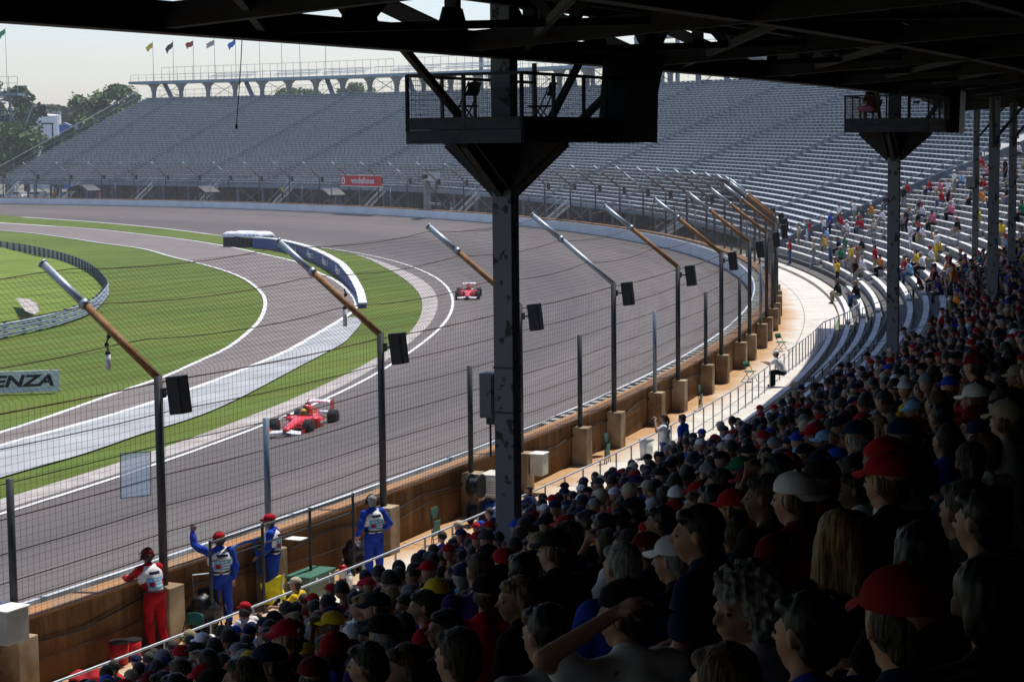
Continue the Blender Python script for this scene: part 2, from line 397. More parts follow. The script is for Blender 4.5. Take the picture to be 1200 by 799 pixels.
# grass wedge between track and infield road on the far left
wA=resample([pol(smooth_tab(LINE,t)-.12,t) for t in (26,30,34,38,42,46,50,54,58,62,66)],80,False)
wB=resample(gpts([(296,292),(260,286.5),(200,278),(100,267),(0,260.5),(-200,241),(-420,221)]),80)
strip('grass_verge',wA,wB,.04,'grass',14)
ra=resample(gpts([(403,373)]+OUT[14:]),110); rb=resample(gpts(RUN),110)
strip('paved_runoff',ra,rb,.055,'runoff',4)
# rough grass island inside the guard rail
ARM_F=[(-420,271),(-200,276),(-80,283),(0,292.5),(33,297.5),(67,305.5),(92,314),(108,322.5),(117,330),(123,337)]
ARM_N=[(127,345),(122,354),(113,364),(100,371.5),(67,383),(33,391),(0,398),(-120,421),(-420,480)]
ap=resample(gpts(ARM_F+ARM_N),120)
def island():
    # offset inward and fill toward a spine
    n=len(ap);half=n//2; vs=[];fs=[];K=14
    for i in range(half):
        a=ap[i]; b=ap[n-1-i]
        for k in range(K+1):
            t=k/K; p=a.lerp(b,t); e=math.sin(PI*t)
            h=.03+e*(.5+1.3*noise.noise(Vector((p.x*.06,p.y*.05,0))))*min(1,(half-1-i)/12)
            vs.append(Vector((p.x,p.y,max(.03,h))))
    w=K+1
    for i in range(half-1):
        for k in range(K): fs.append((i*w+k,i*w+k+1,(i+1)*w+k+1,(i+1)*w+k))
    tag(MB().add(vs,fs).build('grass_island','rough_grass',smooth=True),kind='structure')
island()
pp=[at(x,y,flat(.75)) for x,y in [(18,350),(35,352),(43,357),(46,366),(40,370),(30,366),(24,358)]]
c=sum(pp,Vector())/len(pp)
tag(MB().add([c+Vector((0,0,.12))]+[p+Vector((0,0,.1)) for p in pp],[(0,i+1,(i+1)%len(pp)+1) for i in range(len(pp))]).build('gravel_patch','apron'),kind='structure')
# guard rail: three corrugated rails and posts
g=empty('guard_rail',ap[60],0,'blue grey steel guard rail curving round the yellowish grass island at left','guard rail')
def loc_of(parent): return Vector(parent.location)
prof=[(0,.30),(.05,.36),(.0,.42),(.05,.48),(0,.54)]
for lv in range(3):
    vs=[];fs=[];n=len(ap)
    base=[(0,0),(.06,.06),(0,.13),(.06,.2),(0,.27)]
    for i,p in enumerate(ap):
        d=(ap[min(i+1,n-1)]-ap[max(i-1,0)]);d.z=0;d.normalize(); nn=Vector((d.y,-d.x,0))
        for x,z in base: vs.append(Vector((p.x,p.y,.12+lv*.33+z))-nn*x-g.location)
    for i in range(n-1):
        for k in range(4): fs.append((i*5+k,i*5+k+1,(i+1)*5+k+1,(i+1)*5+k))
    MB().add(vs,fs).build('rail','armco',g)
apd=resample(ap,200,False)
for i in range(0,200,2):
    p=apd[i]; q=apd[min(i+1,199)]; d=(q-apd[max(i-1,0)]);d.z=0;d.normalize(); nn=Vector((d.y,-d.x,0))
    MB().box(Vector((p.x,p.y,.56))+nn*.12-g.location,(.3,.18,1.12),Matrix((d,nn,Vector((0,0,1)))).transposed()).build('post','armco_back',g)
# ---------------------------------------------------------------- blue advertising wall with white cap
def blue_wall():
    base=gpts([(296,291),(320,293),(349,300),(371,309),(391,321),(407,335),(416,347),(419,354),(420.5,361)])
    base=resample(base,70)
    w=empty('advertising_wall',base[35],0,'curved blue wall with white cap and white sponsor lettering beside the infield road','wall'); L=w.location
    n=len(base)
    def sec(i):
        d=(base[min(i+1,n-1)]-base[max(i-1,0)]);d.z=0;d.normalize(); return d,Vector((-d.y,d.x,0))
    b=MB();cp=MB(); s1=[];s2=[]
    for i,p in enumerate(base):
        d,nn=sec(i); p0=Vector((p.x,p.y,0)); o=nn; k=i/n; hh=1.3 if k<.62 else 1.3-1.0*((k-.62)/.38)
        s1.append([p0-L+Vector((0,0,.0)),p0-L+Vector((0,0,hh)),p0+o*.6-L+Vector((0,0,hh)),p0+o*.6-L])
        s2.append([p0-o*.02-L+Vector((0,0,hh+.002)),p0-o*.02-L+Vector((0,0,hh+.1)),p0+o*.64-L+Vector((0,0,hh+.1)),p0+o*.64-L+Vector((0,0,hh+.002))])
    b.loft(s1).build('wall_body','blueboard',w); cp.loft(s2).build('wall_cap','white',w)
    V3=lambda *a: Vector(a)
    cl=[0]
    for a,b_ in zip(base,base[1:]): cl.append(cl[-1]+(b_-a).length)
    TOT=cl[-1]
    def along(s):
        s=max(0,min(TOT-.01,s)); k=max(i for i in range(n-1) if cl[i]<=s); t=(s-cl[k])/max(1e-6,cl[k+1]-cl[k]); d,nn=sec(k); d2,nn2=sec(k+1); return base[k].lerp(base[k+1],t),d.lerp(d2,t).normalized(),nn.lerp(nn2,t).normalized()
    for f in (.16,.31,.46,.61):
        i=int(f*n); d,nn=sec(i); p=Vector((base[i].x,base[i].y,.8))-nn*.05
        me=text_mesh('Allianz',1.1,.012,.02)
        for v in me.vertices:
            bp,bd,bn=along(f*TOT+v.co.x*1.5); q_=V3(bp.x,bp.y,.68+v.co.y)-bn*(.06+v.co.z)-L; v.co=q_
        me.materials.clear(); me.materials.append(MT['white']); me.name='lettering'; o_=bpy.data.objects.new('lettering',me); col.objects.link(o_); o_.parent=w
        bp,d,nn=along(f*TOT+3.7); q=V3(bp.x,bp.y,.68)-nn*.07; t=MB()
        for k in range(20):
            a0=2*PI*k/20;a1=2*PI*(k+1)/20
            t.beam(q-L+d*.33*math.cos(a0)+Vector((0,0,.33*math.sin(a0))),q-L+d*.33*math.cos(a1)+Vector((0,0,.33*math.sin(a1))),.03,.05,nn)
        for x,hh in((-.12,.3),(0,.42),(.12,.3)): t.box(q-L+d*x,(.06,.03,hh),Matrix((d,nn,Vector((0,0,1)))).transposed())
        t.build('emblem','white',w)
blue_wall()
# tyre stack with white cover
def tyre_barrier():
    c=at(284,290); e=empty('tyre_barrier',c,rad(-28),'block of dark stacked tyres under a white tarpaulin at the end of the blue wall','tyre barrier')
    b=MB(); rnd=random.Random(3)
    for i in range(9):
        for j in range(5):
            for k in range(6):
                if 0<i<8 and 0<j<4: continue
                x=-2.6+i*.65+rnd.uniform(-.03,.03); y=j*.65; 
                b.tube((x,y,k*.27+.02),(x,y,k*.27+.26),.32,.32,10)
    b.build('tyre','tyre',e)
    t=MB(); nx,ny=22,12; vs=[];fs=[]
    for i in range(nx+1):
        for j in range(ny+1):
            x=-3.05+6.1*i/nx; y=-.45+3.5*j/ny; ed=min(i,nx-i,j,ny-j)
            z=1.78+.16*noise.noise(Vector((x*.8,y*.8,2)))+(.18 if ed>1 else 0)
            if ed==0: z-=.45+.1*noise.noise(Vector((x*3,y*3,0)))
            vs.append((x,y,z))
    w=ny+1
    for i in range(nx):
        for j in range(ny): fs.append((i*w+j,i*w+j+1,(i+1)*w+j+1,(i+1)*w+j))
    o=t.add(vs,fs).build('cover','cover',e,True); md=o.modifiers.new('s','SOLIDIFY'); md.thickness=.03
tyre_barrier()
# sponsor board on the grass
def sign():
    a=at(-14,463,flat(0)); bR=at(69.5,460,flat(0)); d=(bR-a); d.z=0; u=d.normalized(); W=6.6; c=bR-u*W/2; nn=Vector((u.y,-u.x,0))
    e=empty('sponsor_board',c,0,'long pale sponsor board with black capital letters standing on the grass at left edge','sign'); 
    M=Matrix((u,nn,Vector((0,0,1)))).transposed()
    MB().box((0,0,.65),(W,.06,1.02),M).build('board','greyboard',e)
    f=MB(); f.box(Vector((0,0,1.18)),(W+.06,.1,.06),M).box(Vector((0,0,.12)),(W+.06,.1,.06),M).box(u*W/2+Vector((0,0,.65)),(.06,.1,1.1),M).box(-u*W/2+Vector((0,0,.65)),(.06,.1,1.1),M).build('frame','white',e)
    text('lettering','POTENZA',.82,nn*.05+u*.3+Vector((0,0,.66)),u,(0,0,1),'black',e,.012,.028,.25,1.45)
    for s in(-1,1): MB().beam(u*s*1.9-nn*.04+Vector((0,0,.12)),u*s*1.9-nn*.5+Vector((0,0,0)),.05,.05).build('stay','greybox',e)
sign()
# ================================================================ outer wall and barrier
TH0,TH1=-36,72
wl=empty('track_wall',pol(1,-20,2.5),0,'white faced crash barrier backed by a rust stained concrete wall round the banked turn','wall'); WL=wl.location
def warc(name,prof,m,n=432,parent=wl,L=WL,**k):
    o=MB().arc(prof,TH0,TH1,n,**k).build(name,m,parent); o.data.transform(Matrix.Translation(-L)); return o
warc('barrier_face',[(0,2.7),(0,3.8),(.1,3.8),(.1,2.7)],'safer')
warc('barrier_gap',[(.1,2.7),(.1,3.4),(.68,3.4),(.68,2.7)],'step')
b=MB(); t=TH0
while t<TH1:
    if t<-20.5:
        M=Matrix((rdir(t),tdir(t),Vector((0,0,1)))).transposed(); b.box(pol(.36,t,3.5)-WL,(.45,.8+.5*math.sin(t*9),.16),M); t+=.3+.12*math.sin(t*5); continue
    for w_ in (0,):
        M=Matrix((rdir(t),tdir(t),Vector((0,0,1)))).transposed(); b.box(pol(.39,t,3.64)-WL,(.57,.42,.26),M)
    t+=.2
b.build('foam_block','foam',wl)
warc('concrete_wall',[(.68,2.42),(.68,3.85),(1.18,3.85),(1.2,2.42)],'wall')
warc('wall_coping',[(.66,3.852),(.66,3.9),(1.24,3.9),(1.24,3.852)],'wall_top')
# ================================================================ catch fence
fe=empty('catch_fence',pol(1.4,-20,3.7),0,'tall steel catch fence with rusty inclined posts, cables and wire mesh above the wall','fence'); FL=fe.location
TALL=[-23.57+2.03*k for k in range(-5,46)]; TALL[4]=-25.70; TALL[3]=-28.2; TALL[2]=-30.5; SHORT=[t+1.2 for t in TALL]; SHORT[4]=-24.8; SHORT[3]=min([-28+.01*k for k in range(200)],key=lambda t:abs(proj(pol(1.4,t,6.65))[0]-12))
A_,B_=2.86,2.24
def post_tall(th,seed):
    rnd=random.Random(seed); p=pol(1.4,th,3.7)-FL; top=p+Vector((0,0,4.36))
    far=th>30
    o=MB().tube(p,top,.09,.09,8).build('post','steel',fe,True)
    ar=MB(); e=top+rdir(th)*-A_+Vector((0,0,B_)); mid=top.lerp(e,rnd.uniform(.6,.68))
    galv_all=abs(th+19.51)<.1 or (th>0 and rnd.random()<.15)
    MB().tube(top-Vector((0,0,.05)),mid,.085,.085,8).build('arm','galv' if galv_all else ('rust' if th<0 else 'rust_dark'),fe,True)
    MB().tube(mid,e,.088,.088,8).tube(e,e+(e-mid).normalized()*.03,.11,.11,8).tube(mid,mid+(e-mid).normalized()*.12,.115,.115,8).build('arm_tip','galv',fe,True)
for i,t in enumerate(TALL):
    post_tall(t,i)
shp=MB()
for i,t in enumerate(SHORT):
    if i>44: continue
    p=pol(1.4,t,3.7)-FL; MB().tube(p,p+Vector((0,0,2.95)),.075,.075,8).build('short_post','bluesteel' if i%3==1 else 'steel',fe,True)
# cables
cb=MB()
levels=[3.98,4.35,4.75,5.3,5.95,6.6,7.25,7.9]
for z in levels:
    pts=[]; t=TH0
    while t<70:
        k=(t-TALL[0])/2.03; fr=k-math.floor(k); pts.append(pol(1.28,t,z-.05*4*fr*(1-fr)+.02*noise.noise(Vector((t*3,z,0))))-FL); t+=.4
    cb.path(pts,.012 if z<7.8 else .016,4)
for f_ in (.33,.66,.98):
    pts=[]; t=TH0
    while t<70:
        k=(t-TALL[0])/2.03; fr=k-math.floor(k); pts.append(pol(1.4-A_*f_,t,8.06+B_*f_-.16*4*fr*(1-fr)-.08)-FL); t+=.3
    cb.path(pts,.012,4)
cb.build('cable','cable',fe)
ms=MB(); t=TH0; step=math.degrees(.17/257.3)
while t<66:
    th_step=step if t<5 else step*2
    w=.0034 if t<5 else .006
    a=pol(1.3,t,3.9)-FL; b_=pol(1.3,t,8.0)-FL; c_=pol(1.4-A_*.97,t,8.0+B_*.93)-FL
    ms.tube(a,b_,w,w,3,False).tube(b_,c_,w,w,3,False); t+=th_step
z=3.95
hp=[]
while z<8: hp.append((1.3,z)); z+=.14
k=1
while k*.14<3.4: 
    f_=k*.14/3.63; hp.append((1.35-A_*f_,8.0+B_*f_)); k+=1
for dr,z in hp:
    for (a0,a1,w) in ((TH0,5,.0034),(5,66,.006)):
        n=int((a1-a0)/.3); ms.path([pol(dr,a0+(a1-a0)*j/n,z+ .012*math.sin(j*2.1+z*7))-FL for j in range(n+1)],w,3)
ms.build('wire_mesh','wire',fe)
# pedestals (buttress blocks under the posts)
def jitter_box(dr0,dr1,th,wt,z0,z1,L):
    M=Matrix((rdir(th),tdir(th),Vector((0,0,1)))).transposed(); return MB().box(pol((dr0+dr1)/2,th,(z0+z1)/2)-L,(dr1-dr0,wt,z1-z0),M)
for i,t in enumerate(sorted([x for x in TALL+SHORT if x<24])):
    jitter_box(1.205,1.72,t,.54,2.45,3.7,WL).build('buttress','pedestal',wl,bevel=.02)
# speakers on the posts
def speaker(th,i,lab):
    base=pol(1.4,th,3.7+4.36-.35); e=empty('speaker',base,rad(th),lab,'speaker','black speaker boxes on the fence posts')
    MB().tube((.06,0,0),(.34,0,0),.03,.03,6).box((.12,0,0),(.06,.14,.2)).build('bracket','steel',e)
    R3=Euler((0,rad(-7),0)).to_matrix()
    MB().box((.5,0,-.02),(.34,.34,.78),R3).build('cabinet','plastic_black',e,bevel=.02)
    MB().box((.5,-.175,-.02),(.28,.02,.68),R3).build('grille','dark',e)
    return e
ordw=['first','second','third','fourth','fifth','sixth','seventh','eighth','ninth','tenth','eleventh','twelfth','thirteenth','fourteenth','fifteenth','sixteenth','seventeenth','eighteenth','nineteenth','twentieth','twenty-first','twenty-second','twenty-third','twenty-fourth','twenty-fifth','twenty-sixth','twenty-seventh','twenty-eighth','twenty-ninth','thirtieth','thirty-first','thirty-second','thirty-third','thirty-fourth','thirty-fifth','thirty-sixth','thirty-seventh','thirty-eighth','thirty-ninth','fortieth','forty-first','forty-second','forty-third']
k=0
for i,t in enumerate(TALL[4:]):
    if proj(pol(1.4,t,8))[0]<-20 : continue
    speaker(t,i,'black speaker box on the %s tall fence post counting from the near left'%ordw[k]); k+=1
# walkway outside the wall
def walk_out(t): return interp([(-40,4.3),(-12,4.3),(-6,5.4),(6,7.0)],t)
vs=[];fs=[];n=220
for j in range(n+1):
    th=-38+44*j/n; b2=walk_out(th)
    for k in range(5): vs.append(pol(1.15+(b2-1.15)*k/4,th,2.5))
for j in range(n):
    for k in range(4): fs.append((j*5+k,j*5+k+1,(j+1)*5+k+1,(j+1)*5+k))
tag(MB().add(vs,fs).build('walkway','walk'),kind='structure')
j=MB()
for t in [x*1.05-38 for x in range(42)]:
    a=pol(1.3,t,2.504);b2=pol(walk_out(t)-.05,t,2.504); tt=tdir(t)*.015; j.add([a-tt,b2-tt,b2+tt,a+tt],[(0,1,2,3)])
j.arc([(3.0,2.504),(3.03,2.504)],-38,5,120,closed=False)
tag(j.build('walkway_joint','dark'),kind='structure')

vs=[];fs=[]
for j in range(221):
    th=-38+42*j/220; d=walk_out(th); vs+=[pol(d,th,1.9),pol(d,th,2.5),pol(d-.12,th,2.506)]
for j in range(220): a=j*3; fs+=[(a,a+3,a+4,a+1),(a+1,a+4,a+5,a+2)]
tag(MB().add(vs,fs).build('walkway_kerb','apron'),kind='structure')
# ================================================================ near grandstand (steps, benches, rails)
NR=34
gs=empty('covered_grandstand',pol(5,-20,2.5),0,'dark covered grandstand of concrete steps with long benches, crowded with spectators','grandstand'); GL=gs.location
def drow(i): return 5.4+.8*i
def zrow(i): return zstand(5.4+.8*i) if i>=0 else 2.3
TE=4.6
def steps():
    b=MB()
    # lower terraces fade in front of the first benches towards the far end
    prof=[(4.35,2.29)]
    for i in range(NR):
        d=drow(i)-.45; prof+= [(d,zrow(i-1) if i else 2.29),(d,zrow(i))]
    prof+=[(drow(NR)-.45,zrow(NR-1))]
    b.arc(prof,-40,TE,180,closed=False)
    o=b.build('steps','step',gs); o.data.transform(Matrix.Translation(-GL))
steps()
def bench_row(i,a0,a1,m):
    b=MB(); d=drow(i)+.05; z=zrow(i)+.42
    n=max(2,int((a1-a0)/.35))
    b.arc([(d-.13,z),(d-.13,z+.05),(d+.13,z+.05),(d+.13,z)],a0,a1,n)
    st=math.degrees(1.5/(R+d)); t=a0+st/3
    while t<a1:
        M=Matrix((rdir(t),tdir(t),Vector((0,0,1)))).transposed()
        b.box(pol(d,t,z-.21),(.22,.05,.42),M); b.box(pol(d,t,z-.03),(.3,.09,.05),M); t+=st
    o=b.build('bench',m,gs); o.data.transform(Matrix.Translation(-GL)); return o
AIS=[-38,-32.6,-27.2,-21.6,-15.9,-10.3,-5.0,-.2,4.3]
for k in range(0,5): bench_row(-1,AIS[k]+.2,AIS[k+1]-.2,'bench')
for i in range(NR):
    for k in range(len(AIS)-1):
        a0,a1=AIS[k]+.2,AIS[k+1]-.2
        if a0>-6 and i<2: continue
        if a1<-28 and i>27: continue
        if a0>-28 and i>26: continue
        if a1<-32 or (i>19 and a1<-26): continue
        bench_row(i,a0,a1,'bench')
# pale plank decks before the first benches at the far end
o=MB().arc([(5.0,2.5),(5.0,2.68),(7.0,2.68),(7.0,2.5)],-9.8,4.4,50).build('step_slab','walk',gs); o.data.transform(Matrix.Translation(-GL))
# handrails
def rail(name,pts,h,parent,L,m='galv',r=.025,posts=True,mid=True,pitch=1):
    b=MB(); b.path([p+Vector((0,0,h))-L for p in pts],r,6)
    if mid: b.path([p+Vector((0,0,h*.5))-L for p in pts],r*.8,6)
    for i in range(0,len(pts),pitch): b.tube(pts[i]-L,pts[i]+Vector((0,0,h))-L,r,r,6)
    return b.build(name,m,parent)
RD=3.72
wr=empty('walkway_railing',pol(RD,-24,2.5),0,'pale grey tube railing between the front row and the sunny walkway','railing')
st=math.degrees(1.5/260); pts=[pol(RD,-35+st*i,2.5) for i in range(60)]; 
rail('rail_section',[pol(RD+.0,t,2.5) for t in [-35+st*i for i in range(int((35-14.6)/st)+1)]],1.0,wr,wr.location,mid=False)
tt_=[-14.5+.12*i for i in range(50)]
rail('rail_section',[pol(interp([(-14.5,3.75),(-11.5,4.3),(-10.2,5.4),(-8.6,6.2)],t),t,2.5) for t in tt_],1.0,wr,wr.location,mid=False,pitch=2)
# back-rails along the first rows (dark bench backs) and aisle rails
for i in (1,2,3):
    o=MB(); pts=[pol(drow(i)-.28,t,zrow(i-1)+.0) for t in [-21.3+.3*k for k in range(36)]]
    rail('bench_rail',pts,.95,gs,GL,'steel',.03,mid=False,pitch=2)
for a in AIS[2:-1]:
    rail('aisle_rail',[pol(drow(i),a,zrow(i)) for i in range(1,26)],.95,gs,GL,'galv',.022,mid=True,pitch=3)
# end railing that divides the benches from the big bleachers
rail('end_railing',[pol(drow(i),4.7,zrow(i)) for i in range(2,34)],1.25,gs,GL,'bluesteel',.045,mid=True,pitch=3)
MB().add([pol(d,4.75,z)-GL for d,z in [(6,2.3)]+[(6+k*.8,zstand(6+k*.8)+.55) for k in range(34)]+[(32.4,2.3)]],[tuple(range(36))]).build('end_wall','alu_dark',gs)
# ================================================================ far aluminium bleachers
FB=empty('far_bleachers',pol(20,35,2.5),0,'huge empty aluminium bleachers curving round the far side of the turn','grandstand'); BL=FB.location
N2=46
def zb(i,th):
    z0=interp([(5,3.3),(14,4.8),(30,6.3),(70,6.8)],th); return z0+(interp([(5,21.4),(20,21.4),(55,22.8),(70,23.2)],th)-z0)*i/N2
def db(i): return 9.0+.84*i
def endth(i): return 57.9-.75*i/N2
def frow(i):
    b=MB(); a0=4.8; a1=endth(i); d=db(i); n=60
    b.arc([(d-.14,.40),(d-.14,.45),(d+.16,.45),(d+.16,.40)],a0,a1,n,zf=lambda dr,z,th:zb(i,th)+z)
    return b
for i in range(N2):
    o=frow(i).build('bench','alu',FB); o.data.transform(Matrix.Translation(-BL))
tr=MB();rs=MB()
for i in range(N2):
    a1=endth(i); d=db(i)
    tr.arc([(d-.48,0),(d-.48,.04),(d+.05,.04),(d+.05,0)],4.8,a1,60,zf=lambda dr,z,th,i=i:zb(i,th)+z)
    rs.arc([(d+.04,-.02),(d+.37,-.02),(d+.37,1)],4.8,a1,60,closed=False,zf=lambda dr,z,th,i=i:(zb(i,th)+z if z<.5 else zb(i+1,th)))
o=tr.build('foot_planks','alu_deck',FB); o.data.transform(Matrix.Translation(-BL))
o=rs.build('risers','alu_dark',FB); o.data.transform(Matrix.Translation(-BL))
br=MB()
for i in range(N2):
    d=db(i); st=math.degrees(1.25/(R+d)); t=4.9+random.Random(i*7+1).random()*st
    while t<endth(i):
        M=Matrix((rdir(t),tdir(t),Vector((0,0,1)))).transposed()
        br.box(pol(d,t,zb(i,t)+.2),(.3,.2,.39),M); t+=st
o=br.build('seat_brackets','alu_dark',FB); o.data.transform(Matrix.Translation(-BL)); 
# stair aisles with rails
for k in range(11):
    a=9+4.65*k; b=MB(); vs=[];fs=[]
    for i in range(N2):
        M=Matrix((rdir(a),tdir(a),Vector((0,0,1)))).transposed()
        b.box(pol(db(i)-.1,a,zb(i,a)+.26),(.84,1.1,.44),M)
    pts=[pol(db(i),a-.14,zb(i,a)) for i in range(0,N2,3)]
    b.path([p+Vector((0,0,.95)) for p in pts],.03,4)
    for p in pts: b.tube(p,p+Vector((0,0,.95)),.025,.025,4)
    o=b.build('stair_aisle','alu_dark',FB); o.data.transform(Matrix.Translation(-BL))
# end railings left
for off in (0,):
    pts=[pol(db(i),endth(i)+.1,zb(i,57)) for i in range(0,N2,2)]
    rail('end_railing',pts,2.2,FB,BL,'bluesteel',.06,pitch=3)
# front parapet, posts and braces under the bleachers
rail('front_railing',[pol(8.3,5.5+.35*i,zb(0,5.5+.35*i)-.1) for i in range(150)],1.0,FB,BL,'bluesteel',.035,pitch=2)
us=MB(); t=9.0
o=MB().arc([(8.4,-.5),(8.4,-.05),(8.6,-.05),(8.6,-.5)],5.3,57.6,80,zf=lambda d,z,th:zb(0,th)+z).build('front_beam','bluesteel',FB); o.data.transform(Matrix.Translation(-BL))
k=0
for t in [6+1.55*q for q in range(34)]:
    b=MB()
    for d,zt_ in((9,zb(0,t)-.3),(14,zb(6,t)-.4),(20,zb(13,t)-.4)): b.beam(pol(d,t,2.4),pol(d,t,zt_),.28,.28,rdir(t))
    b.beam(pol(9,t,zb(0,t)-.3),pol(20,t,zb(13,t)-.4),.25,.4)
    if k%2: b.beam(pol(9,t,2.5),pol(9,t+1.55,zb(0,t)-.4),.12,.12); b.beam(pol(9,t,zb(0,t)-.4),pol(9,t+1.55,2.5),.12,.12)
    o=b.build('support_frame','bluesteel',FB); o.data.transform(Matrix.Translation(-BL)); k+=1
o=MB().arc([(26,2.4),(26,9)],5.3,57,60,closed=False).build('back_screen','alu_dark',FB); o.data.transform(Matrix.Translation(-BL))
# access stairs at the foot
for t in (12.5,21,27.2,33.5,39.5,44.2,48.2,52.6,56.2):
    b=MB(); a=pol(8.2,t,zb(0,t));c=pol(6.4,t+.95,2.5)
    for s in(-.55,.55):
        o_=rdir(t)*s; b.beam(a+o_,c+o_,.08,.25); b.beam(a+o_+Vector((0,0,1)),c+o_+Vector((0,0,1)),.05,.05)
    for q in range(14): p=a.lerp(c,q/13); b.box(p,(1.1,.28,.04),Matrix((rdir(t),tdir(t),Vector((0,0,1)))).transposed())
    o=b.build('access_stair','alu',FB); o.data.transform(Matrix.Translation(-BL))
# upper walkway deck on T columns
DD=db(N2)
cs=[]
t=57.0
def zdk(t): return zb(N2,t)+3.1
k=0
while t>6:
    b=MB(); p=pol(DD+1.2,t,zb(N2,t)-1); b.beam(p,Vector((p.x,p.y,zdk(t)-.2)),.62,.62,rdir(t))
    ux=tdir(t); top=Vector((p.x,p.y,zdk(t)-.25))
    b.prism([(-.38,-1.5),(.38,-1.5),(.6,-.7),(1.4,-.1),(1.4,0),(-1.4,0),(-1.4,-.1),(-.6,-.7)],top,ux,(0,0,1),rdir(t)*.7)
    o=b.build('deck_column','alu_dark',FB); o.data.transform(Matrix.Translation(-BL))
    if k%3==1:
        s=MB(); s.beam(pol(DD-.5,t+.2,zb(N2,t)),pol(DD+2.5,t+1.1,zdk(t)),.9,.2).beam(pol(DD-.5,t+.2,zb(N2,t)+1),pol(DD+2.5,t+1.1,zdk(t)+1),.06,.06); o=s.build('deck_stair','bluesteel',FB); o.data.transform(Matrix.Translation(-BL))
    if k%2==0:
        s=MB()
        for (u0,v0,u1,v1) in ((.1,0,1.3,2.8),(.1,2.8,1.3,0)): s.tube(pol(DD+2,t-u0,zb(N2,t)+v0),pol(DD+2,t-u1,zb(N2,t)+v1),.06,.06,4)
        o=s.build('cross_brace','steel',FB); o.data.transform(Matrix.Translation(-BL))
    t-=1.42; k+=1
rail('back_railing',[pol(DD+2.6,57.4-.45*i,zb(N2,50)-.1+.0) for i in range(100)],2.0,FB,BL,'galv',.035,pitch=1)
o=MB().arc([(DD-.6,-.2),(DD-.6,.35),(DD+4.4,.35),(DD+4.4,-.2)],6,58.0,90,zf=lambda d,z,th:zdk(th)+z).build('upper_deck','bluesteel',FB); o.data.transform(Matrix.Translation(-BL))
for seg,(a,b_) in enumerate([(57.9,45.6),(45.0,38.2),(37.6,28),(27.4,6.5)]):
    n=int((a-b_)/.4)
    rail('deck_railing',[pol(DD-.5,a+(b_-a)*i/n,zdk(a+(b_-a)*i/n)+.35) for i in range(n+1)],1.3,FB,BL,'galv',.035)
    rail('deck_screen',[pol(DD+4.2,a-.8+(b_+.2-a)*i/n,zdk(a+(b_-a)*i/n)+.35) for i in range(n+1)],2.9,FB,BL,'galv',.04)
for a in (52.9,49.5,46.9,43.3,40.6):
    b=MB()
    for q in range(3): b.arc([(DD+.6+q*.8,.8+.35*q),(DD+.6+q*.8,.9+.35*q),(DD+1+q*.8,.9+.35*q),(DD+1+q*.8,.8+.35*q)],a-1.1,a+1.1,4,zf=lambda d,z,th:zdk(th)+z)
    o=b.build('deck_bench','alu',FB); o.data.transform(Matrix.Translation(-BL))
# tower frames behind the deck (timing/press structure)
def tower(th,w,h,lab):
    p=pol(DD+7,th,20); e=empty('steel_tower',p,rad(th),lab,'tower'); b=MB()
    for sx in(-1,1):
        for sy in (-1,1): MB().beam((sx*1.5,sy*w/2,0),(sx*1.5,sy*w/2,h),.5,.5).build('tower_leg','bluesteel',e)
    d=MB()
    for z in (h*.55,h*.78,h): d.box((0,0,z),(3.6,w+.6,.3))
    d.build('floor_deck','bluesteel',e)
    r=MB()
    for z in(h*.55,h*.78):
        for y in range(7): r.tube((-1.7,-w/2+w*y/6,z),(-1.7,-w/2+w*y/6,z+1.2),.05,.05,4)
        r.beam((-1.7,-w/2,z+1.2),(-1.7,w/2,z+1.2),.07,.07)
    r.build('tower_railing','galv',e)
tower(40.2,6,12,'blue grey steel frame tower rising behind the upper deck left of the camera platform')
tower(35.6,6,13,'blue grey steel frame tower seen through the cage of the camera platform')
tower(32.2,7,12,'wide blue grey steel frame tower right of the nearest column')
# flag poles
def flagpole(th,lab,cm,zt_=None,P=None,hgt=9.2,flag=True):
    p=pol(DD+3.5,th,zdk(th)+.3) if P is None else P
    e=empty('flagpole',p,0,lab,'flagpole','flagpoles along the top of the far bleachers')
    MB().tube((0,0,0),(0,0,hgt),.07,.045,6).build('pole','galv',e)
    if flag:
        vs=[];fs=[]
        for i in range(9):
            for j_ in range(2):
                x=-i*.2*(1-.25*j_); vs.append((x,.14*math.sin(i*1.1+len(lab)),hgt-.25-1.0*j_-(.07+.012*(len(lab)%9))*i+.03*i*math.sin(i+len(lab))))
        for i in range(8): fs.append((i*2,i*2+1,i*2+3,i*2+2))
        fm=MB().add(vs,fs)
        if cm=='check':
            fm=MB();k=0
            for i in range(8):
                for j_ in range(4):
                    q=lambda a,b_:(-a*.2,.14*math.sin(a*1.1),hgt-.25-.25*b_-.1*a)
                    fm.add([q(i,j_),q(i+1,j_),q(i+1,j_+1),q(i,j_+1)],[(0,1,2,3)],(i+j_)%2)
            o=fm.build('flag',['white','black'],e)
        else: o=fm.build('flag',cm,e)
        md=o.modifiers.new('s','SOLIDIFY'); md.thickness=.02
for q,(px_,cm,lab) in enumerate([(180,'gold','flagpole flying a yellow flag above the bleachers'),(203.5,'black','flagpole flying a small dark flag above the bleachers'),(228,'redcloth','flagpole flying a red flag above the bleachers'),(252,'check','flagpole flying a black and white chequered flag'),(277,'skyblue','flagpole with a dark blue flag beneath the roof edge'),
    (305,None,'bare flagpole just right of the one with the blue flag'),(331,None,'bare flagpole near the right end of the first deck screen'),(352,None,'bare flagpole at the gap between the deck screens'),(382,None,'bare flagpole left of the hanging roof brace')]):
    # find the angle along the deck that projects to this column
    best=min([6+.05*k for k in range(1045)],key=lambda t:abs(proj(pol(DD+3.5,t,26))[0]-px_)); flagpole(best,lab,cm,flag=cm is not None,hgt=8.4)
